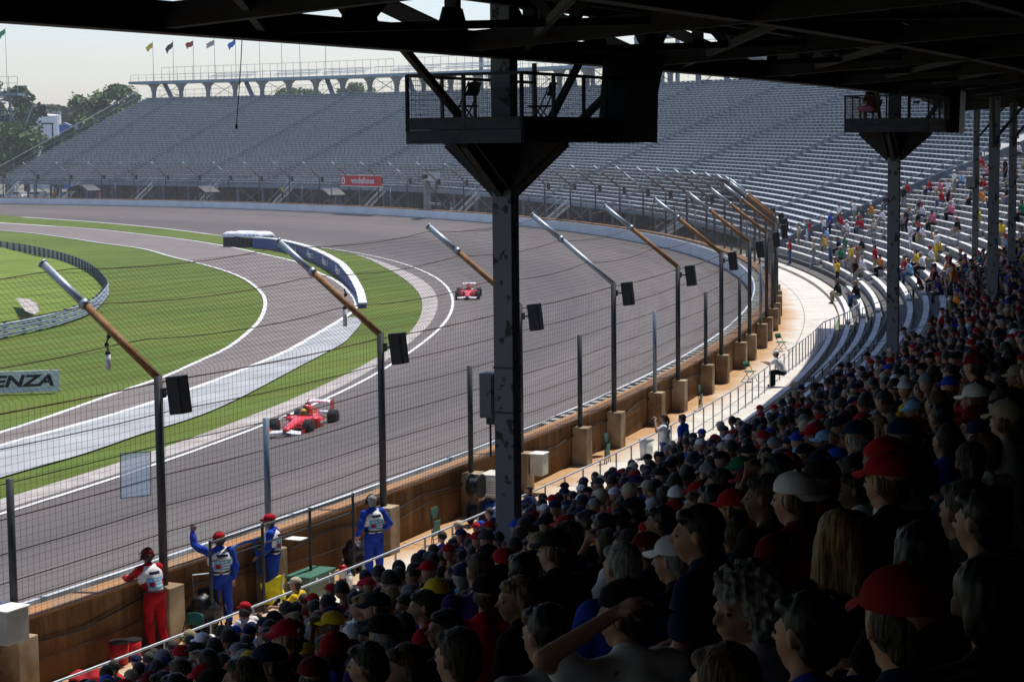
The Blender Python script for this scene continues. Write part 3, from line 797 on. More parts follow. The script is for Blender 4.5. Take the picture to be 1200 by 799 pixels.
# ---------------------------------------------------------------- far left stand end
p=atD(4,128,430); e=empty('corner_grandstand',(p.x-8,p.y,2.4),0,'dark steel grandstand corner cut off by the left edge of the picture','grandstand')
b=MB()
for i in range(16): b.box((-2+ -i*.1,0,12.5+i*.65),(16+i*.62,1.0,.3)); 
b.build('seating','alu_dark',e)
b=MB(); 
for x in(-6,-1,4,9): b.beam((x,2,0),(x,2,22),.5,.5)
for i in range(4): b.beam((-6+5*i,2,8),(-1+5*i,2,20),.3,.3).beam((-6+5*i,2,18),(-1+5*i,2,10),.3,.3)
b.build('steel_frame','bluesteel',e)
MB().box((2,2,22.2),(19,6,.5)).build('top_deck','bluesteel',e)
r=MB()
for x in range(11): r.tube((-7.5+x*1.9,-1,22.4),(-7.5+x*1.9,-1,26),.07,.07,4)
for z in(23.4,24.6,26): r.beam((-7.5,-1,z),(11.5,-1,z),.08,.08)
r.build('railing','galv',e)
flagpole(0,'flagpole flying a green flag at the left edge of the picture','greencloth',P=Vector((p.x+1,p.y,28-3)),hgt=14)
# tank, pylons, lamp post and trees beyond
p=atD(53,165,520); e=empty('storage_tank',(p.x,p.y,2.4),0,'large white cylindrical storage tank standing among the trees','tank')
hh=atD(57,136,520).z-2.4; rr=4.3
MB().tube((0,0,0),(0,0,hh),rr,rr,40).build('tank_shell','white',e,False)
MB().sphere((0,0,hh),rr,30,4,sc=(1,1,.12),z0=0).build('tank_roof','white',e,True)
b=MB()
for i in range(36): a=2*PI*i/36; b.tube((rr*math.cos(a),rr*math.sin(a),hh),(rr*math.cos(a),rr*math.sin(a),hh+1),.05,.05,4)
for i in range(36):
    a=2*PI*i/36;a2=2*PI*(i+1)/36; b.tube((rr*math.cos(a),rr*math.sin(a),hh+1),(rr*math.cos(a2),rr*math.sin(a2),hh+1),.06,.06,4)
b.build('tank_railing','galv',e)
p=atD(77,160,510); e=empty('shed',(p.x,p.y,2.4),0,'small bright blue shed right of the white tank','shed')
h2=atD(77,147,510).z-2.4; MB().box((0,0,h2/2),(2.6,3,h2)).build('shed_wall','skyblue',e); MB().prism([(-1.5,0),(1.5,0),(0,.7)],(0,0,h2),(1,0,0),(0,0,1),(0,3.3,0)).build('shed_roof','bluesteel',e); MB().box((.3,-1.53,h2-4),(.9,.05,2.2)).build('door','white',e)
def mast(x,ytop,D,lab,tw=1.2):
    p=atD(x,170,D); z=atD(x,ytop,D).z; e=empty('lattice_mast',(p.x,p.y,2.4),0,lab,'mast'); b=MB(); h=z-2.4
    for sx,sy in((-1,-1),(1,-1),(1,1),(-1,1)): b.tube((sx*tw,sy*tw,0),(sx*tw*.5,sy*tw*.5,h),.14,.1,5)
    b.build('mast_legs','galv',e); c=MB(); n=12
    for k in range(n):
        f0=tw*(1-.5*k/n);f1=tw*(1-.5*(k+1)/n); z0=h*k/n;z1=h*(k+1)/n
        for s in(-1,1): c.tube((-f0,s*f0,z0),(f1,s*f1,z1),.07,.07,4).tube((s*f0,f0,z0),(s*f1,-f1,z1),.07,.07,4)
    c.build('mast_braces','galv',e)
mast(94,112,500,'pale lattice mast standing in front of the trees')
p=atD(62,165,420); e=empty('lamp_post',(p.x,p.y,2.4),0,'dark lamp post with a flat head in front of the white tank','lamp post'); h=atD(62,145,420).z-2.4
MB().tube((0,0,0),(0,0,h),.22,.16,8).build('pole','steel',e); MB().box((-1,0,h),(2.6,.7,.35)).build('lamp_head','steel',e,bevel=.05)
# ---------------------------------------------------------------- trees
def tree(x,ytop,D,w,lab,leaf,seed,hb=2.4,cb=.35,group='trees beyond the far bleachers',nclump=26,ls=.75):
    rnd=random.Random(seed); p=atD(x,170,D); H=atD(x,ytop,D).z-hb; e=empty('leafy_tree',(p.x,p.y,hb),0,lab,'tree',group)
    b=MB(); b.tube((0,0,0),(0,0,H*.3),H*.03,H*.024,8); b.tube((0,0,H*.3),(.3,.2,H*.75),H*.024,H*.008,7)
    lim=[]
    for k in range(7):
        a=rnd.uniform(0,2*PI);z0=H*rnd.uniform(.25,.6);q=Vector((math.cos(a)*w*.38,math.sin(a)*w*.38,z0+H*.2)); b.tube((0,0,z0),q,H*.011,H*.004,5); lim.append(q)
    b.build('trunk','trunk',e)
    c=MB(); cl=[]
    for k in range(nclump):
        a=rnd.uniform(0,2*PI); u=rnd.random(); z=H*(cb+(1-cb)*u); ww=w*.5*math.sqrt(max(.03,1-((u-.38)/.66)**2)); r_=ww*math.sqrt(rnd.random())
        cl.append((Vector((r_*math.cos(a),r_*math.sin(a),z-.8)),rnd.uniform(.1,.19)*w))
    cl+= [(q,w*.13) for q in lim]
    for cc,cr in cl:
        for k in range(int(70)):
            d=Vector((rnd.gauss(0,1),rnd.gauss(0,1),rnd.gauss(0,.8))); d.normalize(); q=cc+d*cr*rnd.uniform(.55,1.08)
            if q.z>H*1.0: q.z=H-rnd.random()*.4
            s=ls*rnd.uniform(.5,1.2); u=Vector((rnd.gauss(0,1),rnd.gauss(0,1),rnd.gauss(0,.5))).normalized()*s; v=u.orthogonal().normalized()*s*.7
            v.rotate(Matrix.Rotation(rnd.uniform(0,6.3),3,u)); c.add([q-u,q-v*.8,q+u,q+v*.8],[(0,1,2,3)])
    c.build('crown',leaf,e)
tree(8,95,440,15,'tall dark tree at the left edge behind the corner grandstand','leafB',1)
tree(30,102,455,12,'dark tree just left of the white tank, tallest there','leafB',2)
tree(-14,120,445,12,'dark tree cut off by the left edge of the picture','leafB',3)
tree(8,143,400,12,'lighter rounded tree low in front of the dark left trees','leafA',4)
tree(66,160,392,6,'small shrub-like tree right of the white tank foot','leafA',6)
tree(112,106,450,13,'mid green tree standing left of the tallest pale crown','leafA',7)
tree(140,100,455,13,'mid green tree next to the top left corner of the bleachers','leafA',8)
tree(126,115,450,12,'low tree filling the gap between the two mid green trees','leafB',9)
tree(100,128,452,9,'small tree right of the lattice mast','leafC',10)
tree(157,108,470,8,'tree half hidden by the end of the upper deck','leafC',11)
for k,x in enumerate([42,52,64,74,84,95]):
    tree(x,124+[2,0,3,1,2,5][k],640,15,['hazy distant tree nearest the dark left trees','hazy distant tree above the left rim of the white tank','hazy distant tree above the right rim of the tank','hazy distant tree above the blue shed','hazy distant tree left of the lattice mast','hazy distant tree behind the lattice mast'][k],'leafB',20+k,ls=1.0)
for k,(x,y) in enumerate([(330,103),(357,101),(412,96),(420,98)]):
    tree(x,y,520,12,['tree showing through the deck columns, leftmost of four','tree showing through the deck columns, second of four','tree showing through the deck columns, third of four','tree showing through the deck columns, rightmost of four'][k],'leafC',40+k)
# ================================================================ roof over the near stand
RT0,RT1=-44,-8.6
rf=empty('grandstand_roof',pol(10.6,-26,14.2),0,'dark steel roof with trusses covering the crowded near stand','roof'); RL=rf.location
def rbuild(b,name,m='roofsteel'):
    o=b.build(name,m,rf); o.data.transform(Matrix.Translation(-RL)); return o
def zroof(d): return 16.7+(d-6.3)*.045
# corrugated deck
def deck():
    b=MB(); vs=[];fs=[]; n=1100; ds=[6.3,16,24,33]
    for j in range(n+1):
        th=RT0+(RT1-RT0)*j/n
        for d in ds: vs.append(pol(d,th,zroof(d)+(.05 if j%2 else 0)))
    w=len(ds)
    for j in range(n):
        for k in range(w-1): fs.append((j*w+k,j*w+k+1,(j+1)*w+k+1,(j+1)*w+k))
    b.add(vs,fs); o=rbuild(b,'roof_deck'); md=o.modifiers.new('s','SOLIDIFY'); md.thickness=.04
deck()
rbuild(MB().arc([(6.25,16.4),(6.25,16.95),(6.4,16.95),(6.4,16.4)],RT0,RT1,80),'eave_beam')
rbuild(MB().arc([(33,9),(33,18)],RT0,RT1,60,closed=False),'added_shade_wall')  # unseen wall behind the camera, added to keep the stand dark
def chord(d,z0,z1,w,name='chord',t0=RT0,t1=RT1):
    rbuild(MB().arc([(d-w/2,z0),(d-w/2,z1),(d+w/2,z1),(d+w/2,z0)],t0,t1,90),name)
def truss(d,z0,z1,w,pitch):
    chord(d,z0,z0+.4,w); chord(d,z1-.3,z1,w); b=MB(); t=RT0; k=0
    while t<RT1-.01:
        p=pol(d,t,z0+.3);q=pol(d,t,z1-.2); b.beam(p,q,.16,.22,rdir(t))
        p2=pol(d,min(t+pitch,RT1),z0+.3);q2=pol(d,min(t+pitch,RT1),z1-.2)
        if k%2: b.beam(p,q2,.14,.2,rdir(t))
        else: b.beam(q,p2,.14,.2,rdir(t))
        # gusset plates
        b.prism([(-.55,0),(.55,0),(.3,.45),(-.3,.45)],p,tdir(t),(0,0,1),rdir(t)*.05)
        t+=pitch;k+=1
    rbuild(b,'truss_web')
truss(10.6,14.15,16.75,.34,.62)
chord(10.95,15.0,15.28,.2,'stringer')
truss(15.5,14.5,17.0,.3,.62)
truss(21.5,14.9,17.3,.3,.75)
truss(27.5,15.3,17.6,.3,.75)
chord(12.6,14.9,15.15,.2,'stringer'); chord(18.5,14.8,15.1,.2,'stringer'); chord(24.5,15.2,15.5,.2,'stringer')
for d in [7.5+1.5*k for k in range(17)]: chord(d,zroof(d)-.22,zroof(d)-.04,.12,'purlin')
COLT=[-33.4,-26.3,-19.5,-13.0,-9.2]
t=-40.2
while t<RT1:
    b=MB(); z=lambda d:zroof(d)
    b.beam(pol(6.4,t,16.35),pol(32,t,zroof(32)-.35),.18,.3); b.beam(pol(10.6,t,14.35),pol(32,t,15.6),.2,.32); b.beam(pol(6.4,t,16.3),pol(10.6,t,14.4),.18,.26)
    d=10.6;k=0
    while d<31:
        if k%2: b.beam(pol(d,t,14.35+(d-10.6)*.058),pol(d+1.9,t,zroof(d+1.9)-.35),.12,.16)
        else: b.beam(pol(d,t,zroof(d)-.35),pol(d+1.9,t,14.35+(d+1.9-10.6)*.058),.12,.16)
        d+=1.9;k+=1
    rbuild(b,'radial_truss'); t+=1.7
# lattice bracing in plan
b=MB(); t=-38
while t<RT1-2:
    b.beam(pol(10.6,t,14.3),pol(15.5,t+1.7,14.7),.1,.12).beam(pol(15.5,t,14.7),pol(10.6,t+1.7,14.3),.1,.12).beam(pol(15.5,t,14.7),pol(21.5,t+1.7,15.0),.1,.12); t+=1.7
rbuild(b,'wind_brace')
# ---------------------------------------------------------------- columns
def column(P,w,zt_,lab,funnel,name='roof_column'):
    dr,th=todr(P); z0=zstand(dr)-.05; e=empty(name,(P.x,P.y,z0),rad(th),lab,'column')
    h=zt_-z0
    s=MB(); f=w/2
    s.box((0,0,h/2),(w,w*.82,h)); s.build('shaft','column',e,bevel=.01)
    MB().box((0,0,.15),(w*1.7,w*1.7,.3)).build('base_plate','steel',e)
    return e,z0
def platform(P,e,z0,zz=12.72,ext=(-.85,1.25,-1.9,3.0)):
    """funnel bracket under a hanging cage platform; local x outward, y along the stand"""
    zf=zz-z0; x0,x1,y0,y1=ext; FH=.8
    b=MB()
    for s in(-1,1):
        b.prism([(-1.1,0),(1.15,0),(.2,-FH),(-.2,-FH)],(0,s*.17,zf),(1,0,0),(0,0,1),(0,.03,0))
        b.prism([(-1.5,0),(1.9,0),(.2,-FH),(-.2,-FH)],(s*.19,0,zf),(0,1,0),(0,0,1),(.03,0,0))
    b.build('funnel_bracket','roofsteel',e)
    b=MB()
    for q in((-1.1,0),(1.15,0)): b.beam((q[0],0,zf),(.18*(1 if q[0]>0 else -1),0,zf-FH-.05),.12,.16)
    for q in(-1.5,1.9): b.beam((0,q,zf),(0,.18*(1 if q>0 else -1),zf-FH-.05),.12,.16)
    b.build('bracket_flange','roofsteel',e)
    b=MB(); b.box(((x0+x1)/2,(y0+y1)/2,zf+.14),(x1-x0-.1,y1-y0-.1,.06))
    for (a,c,d_,f_) in ((x0,y0,x1,y0),(x1,y0,x1,y1),(x1,y1,x0,y1),(x0,y1,x0,y0)): 
        b.beam((a,c,zf+.11),(d_,f_,zf+.11),.06,.22); b.beam((a,c,zf+.31),(d_,f_,zf+.31),.03,.16)
    b.build('platform_floor','steel',e)
    hg=1.12; g=MB()
    for (a,c,d_,f_) in ((x0,y0,x1,y0),(x1,y0,x1,y1),(x0,y1,x0,y0)):
        A=Vector((a,c,0));B=Vector((d_,f_,0)); L=(B-A).length; n=max(2,round(L/1.3))
        for z in(zf+.4,zf+hg): g.beam(A+Vector((0,0,z)),B+Vector((0,0,z)),.045,.05)
        for k in range(n+1): q=A.lerp(B,k/n); g.beam(q+Vector((0,0,zf+.2)),q+Vector((0,0,zf+hg)),.05,.05,(1,0,0))
    g.build('cage_frame','steel',e)
    w=MB()
    for (a,c,d_,f_) in ((x0,y0,x1,y0),(x1,y0,x1,y1),(x0,y1,x0,y0)):
        A=Vector((a,c,0));B=Vector((d_,f_,0)); L=(B-A).length; n=int(L/.075)
        for k in range(1,n): q=A.lerp(B,k/n); w.tube(q+Vector((0,0,zf+.4)),q+Vector((0,0,zf+hg)),.003,.003,3,False)
        for k in range(1,9): z=zf+.4+(hg-.4)*k/9; w.tube(A+Vector((0,0,z)),B+Vector((0,0,z)),.003,.003,3,False)
    w.build('cage_mesh','wire',e)
    # hangers up to the roof truss
    zr=14.2-z0; h=MB()
    h.beam((0,-3.7,zr+.1),(-.35,-.7,zf+.3),.1,.12).beam((0,3.3,zr+.1),(.3,1.1,zf+.3),.1,.12).beam((1.32,3.6,zr+.25),(.25,0.1,zf-.65),.11,.11)
    h.beam((x0,y1,zf),(x0,y1,zr),.07,.07).beam((x1,y1-1.5,zf),(x1,y1-1.5,zr),.07,.07)
    h.build('hanger','roofsteel',e)
    # dark sheet metal enclosure at the far outer end
    d=MB(); d.prism([(y1-1.45,0),(y1+.15,0),(y1+.2,.9),(y1+.55,1.6),(y1-1.15,1.6)],(x1+.06,0,zf-.02),(0,1,0),(0,0,1),(.5,0,0)); d.build('sheet_enclosure','plastic_black',e)
    return zf
def Pcol(x,y,D): q=atD(x,y,D); return Vector((q.x,q.y,0))
P1=Pcol(594,400,34); P2=Pcol(1046,400,63)
c1,z01=column(P1,.37,15.2,'thick grey column with flaked paint nearest the camera, under the empty camera platform',True)
c2,z02=column(P2,.37,15.4,'grey column carrying the camera platform with a seated person',True)
zf1=platform(P1,c1,z01); zf2=platform(P2,c2,z02,12.95,(-1.2,1.35,-2.2,4.6))
P3=Pcol(1163.5,300,78);c3,z03=column(P3,.42,15.8,'widest of the three grey columns near the right edge',False)
P4=Pcol(1143,250,110);c4,z04=column(P4,.34,15.5,'thin tan-topped grey column left of the widest right-hand column',False)
P5=Pcol(1186,250,92);c5,z05=column(P5,.36,15.8,'grey column nearest the right edge of the picture',False)
for c,z0 in((c3,z03),(c4,z04),(c5,z05)):
    zr=14.6-z0; b=MB(); b.beam((0,.1,zr-2.2),(0,2.0,zr),.12,.12).beam((0,-.1,zr-2.2),(0,-2.0,zr),.12,.12).beam((.1,0,zr-1.8),(1.6,0,zr),.12,.12); b.build('knee_brace','steel',c)
# more roof columns behind the camera's view are omitted; electrical cabinet on the nearest column
dr,th=todr(P1)
def cabinet(P,z,th,size,lab,m='column'):
    e=empty('electrical_cabinet',(P.x,P.y,z),rad(th),lab,'electrical box'); MB().box((0,0,0),size).build('cabinet_body',m,e,bevel=.015)
    MB().box((0,-size[1]/2-.012,0),(size[0]-.06,.02,size[2]-.08)).build('cabinet_door','column' if m=='column' else m,e,bevel=.005)
    MB().box((.05,0,-size[2]/2-.06),(size[0]*.6,size[1]*.6,.12)).tube((0,0,-size[2]/2-.1),(0,0,-size[2]/2-.7),.02,.02,6).build('conduit','steel',e); return e
q=P1-rdir(th)*.34
cabinet(q,atD(572,464,34).z,th,(.28,.3,.78),'grey electrical box strapped to the nearest column')
q=P4-rdir(todr(P4)[1])*.3-tdir(todr(P4)[1])*.1
cabinet(q,atD(1137,213,110).z,-10,(.5,.4,.6),'small grey box on the thin column at right','greybox')
s=MB()
for zz in (atD(594,430,34).z,atD(594,482,34).z): s.box((0,0,zz-z01),(.39,.33,.03))
s.build('strap','steel',c1)
# hanging cable from the roof
q=atD(284,52,27); hc=empty('hanging_cable',q,0,'thin dark cable hanging from the roof edge in front of the bleachers','cable')
r2=atD(277,148,27)-q; MB().path([(0,0,.6),(0,0,.1),(r2.x*.3,0,r2.z*.3),(r2.x*.6,0,r2.z*.62),(r2.x,0,r2.z)],.007,6).build('cable_run','steel',hc); MB().tube(r2+Vector((0,0,.02)),r2+Vector((0,0,-.04)),.018,.018,6).build('connector','plastic_black',hc)
# ================================================================ folding chair builder
def chair(name,loc,rz,lab,m_seat,m_frame,folded=False,group=None):
    e=empty(name,loc,rz,lab,'chair',group)
    f=MB()
    if not folded:
        for s in(-.22,.22):
            f.path([(s,-.30,0),(s,-.05,.42),(s,.20,.85),(s,.21,.88)][::1] if False else [(s,.28,0),(s,0,.42),(s,-.2,.86)],.013,6)
            f.path([(s*.92,-.26,0),(s*.92,.12,.44)],.013,6)
        f.tube((-.22,.2,.14),(.22,.2,.14),.01,.01,6).tube((-.2,-.2,.1),(.2,-.2,.1),.01,.01,6)
        f.build('frame',m_frame,e)
        MB().box((0,.04,.45),(.4,.4,.03)).build('seat',m_seat,e,bevel=.012)
        vs=[];fs=[]
        for i in range(7):
            x=-.21+.07*i; y=-.15-.03*(1-(x/.21)**2)
            vs+=[(x,y+.02,.62),(x,y-.03,.72),(x,y-.05,.86-.03*(abs(x)/.21)**3)]
        for i in range(6):
            for k in range(2): fs.append((i*3+k,i*3+k+1,(i+1)*3+k+1,(i+1)*3+k))
        o=MB().add(vs,fs).build('backrest',m_seat,e,True); md=o.modifiers.new('s','SOLIDIFY'); md.thickness=.02
    else:
        for s in(-.22,.22): f.path([(s,.05,0),(s,-.05,.95)],.013,6); f.path([(s*.9,-.02,0),(s*.9,0,.8)],.013,6)
        f.tube((-.2,.03,.15),(.2,.03,.15),.01,.01,6).tube((-.22,-.05,.95),(.22,-.05,.95),.013,.013,6).build('frame',m_frame,e)
        MB().box((0,.03,.42),(.38,.03,.4),Euler((rad(-5),0,0)).to_matrix()).build('seat',m_seat,e,bevel=.01)
        MB().prism([(-.21,0),(.21,0),(.21,.2),(.16,.26),(-.16,.26),(-.21,.2)],(0,-.03,.68),(1,0,0),(0,0,1),(0,.025,0)).build('backrest',m_seat,e,bevel=.008)
    return e
# two chairs on the near camera platform, one on the far one
def onplat(P,th,x,y,z): return Vector((P.x,P.y,0))+rdir(th)*x+tdir(th)*y+Vector((0,0,z))
t1=todr(P1)[1];t2=todr(P2)[1]
chair('folding_chair',onplat(P1,t1,-.45,-.6,12.9),rad(62),'black folding chair on the platform left of the nearest column','plastic_black','plastic_black')
chair('folding_chair',onplat(P1,t1,.45,.6,12.9),rad(75),'black folding chair on the platform right of the nearest column','plastic_black','plastic_black')
chair('folding_chair',onplat(P2,t2,-.5,-.7,13.13),rad(80),'black folding chair under the person on the far platform','plastic_black','plastic_black')
q=onplat(P1,t1,1.0,1.2,12.9); e=empty('bottle',q,0,'small white bottle standing on the near camera platform','bottle')
MB().tube((0,0,0),(0,0,.15),.035,.035,10).tube((0,0,.15),(0,0,.19),.035,.014,10).build('bottle_body','white',e,True); MB().tube((0,0,.19),(0,0,.22),.016,.016,8).build('cap','skyblue',e)
# ================================================================ racing cars
def sect(y,hw,z0,z1,pw=2.6,n=16,xc=0):
    out=[]
    for i in range(n):
        t=2*PI*i/n; c,s=math.cos(t),math.sin(t)
        out.append(Vector((xc+hw*math.copysign(abs(c)**(2/pw),c),y,(z0+z1)/2+(z1-z0)/2*math.copysign(abs(s)**(2/pw),s))))
    return out
def race_car(P,heading,lab,visor,scale=1.0):
    e=empty('racing_car',P,heading,lab,'racing car'); e.scale=(scale,)*3
    b=MB()
    b.loft([sect(2.3,.09,.24,.33),sect(2.1,.14,.22,.38),sect(1.7,.17,.23,.46),sect(1.2,.21,.2,.55),sect(.75,.28,.12,.6),sect(.3,.36,.07,.63),sect(0,.38,.06,.6),sect(-.6,.3,.06,.6),sect(-1.2,.2,.08,.55),sect(-1.9,.12,.15,.42)])
    for s in(-1,1):
        b.loft([sect(.42,.13,.1,.5,3,xc=s*.5),sect(.35,.2,.07,.56,3.5,xc=s*.52),sect(-.2,.23,.06,.55,3.2,xc=s*.5),sect(-.8,.19,.06,.44,3,xc=s*.42),sect(-1.3,.1,.06,.28,3,xc=s*.3)])
    b.build('body','carred',e,True)
    c=MB(); c.loft([sect(-.12,.15,.56,.98,2.3),sect(-.35,.16,.5,1.0,2.3),sect(-.8,.11,.45,.9,2.2),sect(-1.3,.06,.4,.74,2),sect(-1.75,.04,.35,.6,2)]); c.build('engine_cover','carred',e,True)
    MB().loft([sect(-.1,.11,.76,.94,2.3),sect(-.13,.11,.76,.94,2.3)]).build('air_intake','plastic_black',e)
    MB().loft([sect(.3,.2,.6,.66,2.2),sect(.0,.25,.6,.665,2.2),sect(-.12,.2,.6,.66,2.2)]).build('cockpit_opening','plastic_black',e)
    MB().box((0,-.2,.045),(1.3,3.0,.03)).build('floor','plastic_black',e)
    w=MB()
    for s in(-1,1): w.loft([[Vector((s*x,y+dy,z+dz)) for dy,dz in ((.2,0),(.19,.025),(-.22,.085),(-.22,.06))] for x,y,z in((.08,2.2,.2),(.35,2.2,.15),(.7,2.15,.13))])
    w.build('front_wing','carwhite',e)
    w=MB()
    for s in(-1,1): w.box((s*.71,2.12,.2),(.02,.5,.2)).box((s*.12,2.15,.24),(.02,.2,.1))
    w.build('front_wing_endplate','carred',e)
    w=MB(); w.loft([[Vector((x,y,z)) for y,z in ((-1.85,.86),(-1.86,.9),(-2.2,.97),(-2.2,.94))] for x in(-.5,.5)]).loft([[Vector((x,y,z)) for y,z in ((-1.95,.44),(-1.95,.47),(-2.2,.5),(-2.2,.48))] for x in(-.5,.5)]); w.build('rear_wing','carwhite',e)
    w=MB()
    for s in(-1,1): w.box((s*.51,-2.05,.68),(.02,.45,.62))
    w.build('rear_wing_endplate','carred',e)
    for s in(-1,1):
        for y,wd,r in((1.55,.32,.33),(-1.5,.37,.33)):
            wh=empty('wheel',(s*.73,y,r)); wh.parent=e
            t=MB(); sec=[]
            for x,rr in((-.5,.2),(-.5,.88),(-.42,.97),(-.2,1),(.2,1),(.42,.97),(.5,.88),(.5,.2)): sec.append([Vector((x*wd,r*rr*math.cos(2*PI*k/28),r*rr*math.sin(2*PI*k/28))) for k in range(28)])
            t.loft(sec,caps=False).build('tyre','tyre',wh,True)
            q=MB(); q.tube((-wd*.42,0,0),(wd*.42,0,0),.19,.19,20)
            for k in range(6): a=k*PI/3; q.beam((s*wd*.44,0,0),(s*wd*.44,.18*math.cos(a),.18*math.sin(a)),.02,.035,(1,0,0))
            q.build('rim','rim',wh)
            for z0,z1,dy in((.28,.3,.25),(.42,.4,-.2),(.28,.3,-.1)): 
                MB().beam((s*.2,y+dy,z0+.05),(s*.6,y,z1),.05,.015).build('suspension_arm','carred' if y>0 else 'plastic_black',e)
        MB().box((s*.48,.55,.68),(.16,.06,.08)).tube((s*.3,.5,.58),(s*.46,.55,.66),.01,.01,5).build('mirror','carred',e,bevel=.015)
        MB().box((s*.44,.95,.3),(.02,.5,.32)).build('barge_board','carwhite',e)
    MB().box((0,-.36,1.03),(.12,.1,.06)).build('onboard_camera','plastic_black',e,bevel=.01)
    for s in(-1,1):
        MB().prism([(-.1,-.09),(.1,-.09),(.1,.07),(0,.13),(-.1,.07)],(s*.165,-.62,.62),(0,1,0),(0,0,1),(.012,0,0)).build('yellow_shield','gold',e)
        text('lettering','vodafone',.17,Vector((s*.735,-.2,.34)),(0,s*1,0),(0,0,1),'carwhite',e,.004,.002)
    text('lettering','vodafone',.2,(0,-1.9,.915),(1,0,0) if False else (-1,0,0),(0,-.97,.2),'redboard',e,.003,.003)
    # driver: head and shoulders only
    d=empty('person',P,heading,'driver in a %s helmet inside the %s'%(visor,'nearer red racing car' if 'nearer' in lab else 'farther red racing car'),'person'); d.scale=(scale,)*3
    h=MB(); h.sphere((0,.1,.74),.135,16,10,sc=(1,1.1,1.05)); o=h.build('helmet','gold' if visor=='yellow' else 'carred',d,True)
    MB().sphere((0,.13,.745),.128,16,6,sc=(1,1.1,.45)).build('visor','glassy',d,True)
    MB().loft([sect(.15,.17,.4,.62,2.4),sect(-.05,.19,.4,.64,2.4)]).build('body','redcloth',d,True)
def head_of(th): t=tdir(th); return math.atan2(-t.y,-t.x)-PI/2
p=at(357,503); race_car(p,head_of(todr(p)[1])+rad(2),'nearer red open-wheel racing car with white wings running along the inner line','yellow',1.08)
p=at(549,349); race_car(p,head_of(todr(p)[1])+rad(-4),'farther red open-wheel racing car seen head on in the middle of the turn','red',1.14)
# ================================================================ people
SK=[mat('skin_fair',(.4,.22,.15),(.34,.17,.11),8,.6),mat('skin_tan',(.27,.14,.085),(.22,.105,.06),8,.6),mat('skin_brown',(.16,.08,.045),None,8,.6)]
EYE=mat('eye',(.02,.015,.01),None,5,.3)
HC={'dark':mat('hair_dark',(.02,.014,.01),(.035,.025,.018),70,.6,stretch=(1,1,.12),bump=1),'brown':mat('hair_brown',(.09,.05,.025),(.05,.03,.015),70,.6,stretch=(1,1,.12),bump=1),
 'blond':mat('hair_blond',(.36,.25,.1),(.13,.08,.03),70,.6,stretch=(1,1,.1),bump=1),'grey':mat('hair_grey',(.34,.34,.32),(.17,.17,.16),70,.7,stretch=(1,1,.2),bump=1),'black':mat('hair_black',(.008,.007,.007),None,30,.5)}
CC={}
for n_,c in {'white':(.75,.75,.76),'red':(.42,.012,.02),'navy':(.015,.02,.07),'black':(.012,.012,.014),'grey':(.25,.25,.26),'royal blue':(.02,.06,.42),'light blue':(.25,.45,.7),'yellow':(.75,.5,.03),'green':(.02,.16,.07),'khaki':(.32,.27,.17),'maroon':(.14,.01,.015),'orange':(.7,.22,.02),'teal':(.02,.3,.36),'dark grey':(.06,.06,.065),'shaded red':(.24,.01,.013),'pink':(.65,.16,.25),'beige':(.5,.44,.33),'denim':(.06,.1,.2),'purple':(.05,.02,.14)}.items():  # near cap's red is darkened to put the roof shade into its colour
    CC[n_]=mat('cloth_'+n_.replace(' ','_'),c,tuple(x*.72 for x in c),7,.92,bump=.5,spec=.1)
dgf=bpy.context.evaluated_depsgraph_get
def blob(name,caps,vox,smooth=2,disp=None,post=None):
    """one continuous surface grown from tapered capsules"""
    b=MB()
    for c in caps:
        if len(c)==4: p0,p1,r0,r1=c; b.tube(p0,p1,r0,r1,12); b.sphere(p0,r0,12,8); b.sphere(p1,r1,12,8)
        else: p,r,scl=c; b.sphere(p,r,16,10,sc=scl)
    me=b.mesh('tmp'); o=bpy.data.objects.new('tmp',me); col.objects.link(o)
    bm=bmesh.new(); bm.from_mesh(me); bmesh.ops.recalc_face_normals(bm,faces=bm.faces); bm.to_mesh(me); bm.free()
    md=o.modifiers.new('r','REMESH'); md.mode='VOXEL'; md.voxel_size=vox; md.use_smooth_shade=True
    if smooth: s=o.modifiers.new('s','SMOOTH'); s.factor=.5; s.iterations=smooth
    dg=dgf(); dg.update(); r=bpy.data.meshes.new_from_object(o.evaluated_get(dg)); bpy.data.objects.remove(o); bpy.data.meshes.remove(me)
    if disp:
        amp,fq,st=disp
        nm=[v.normal.copy() for v in r.vertices]
        for v,n in zip(r.vertices,nm): v.co+=n*amp*noise.noise(Vector((v.co.x*fq,v.co.y*fq,v.co.z*fq*st)))
    r.name=name; r.shade_smooth(); return r
def V(*a): return Vector(a)
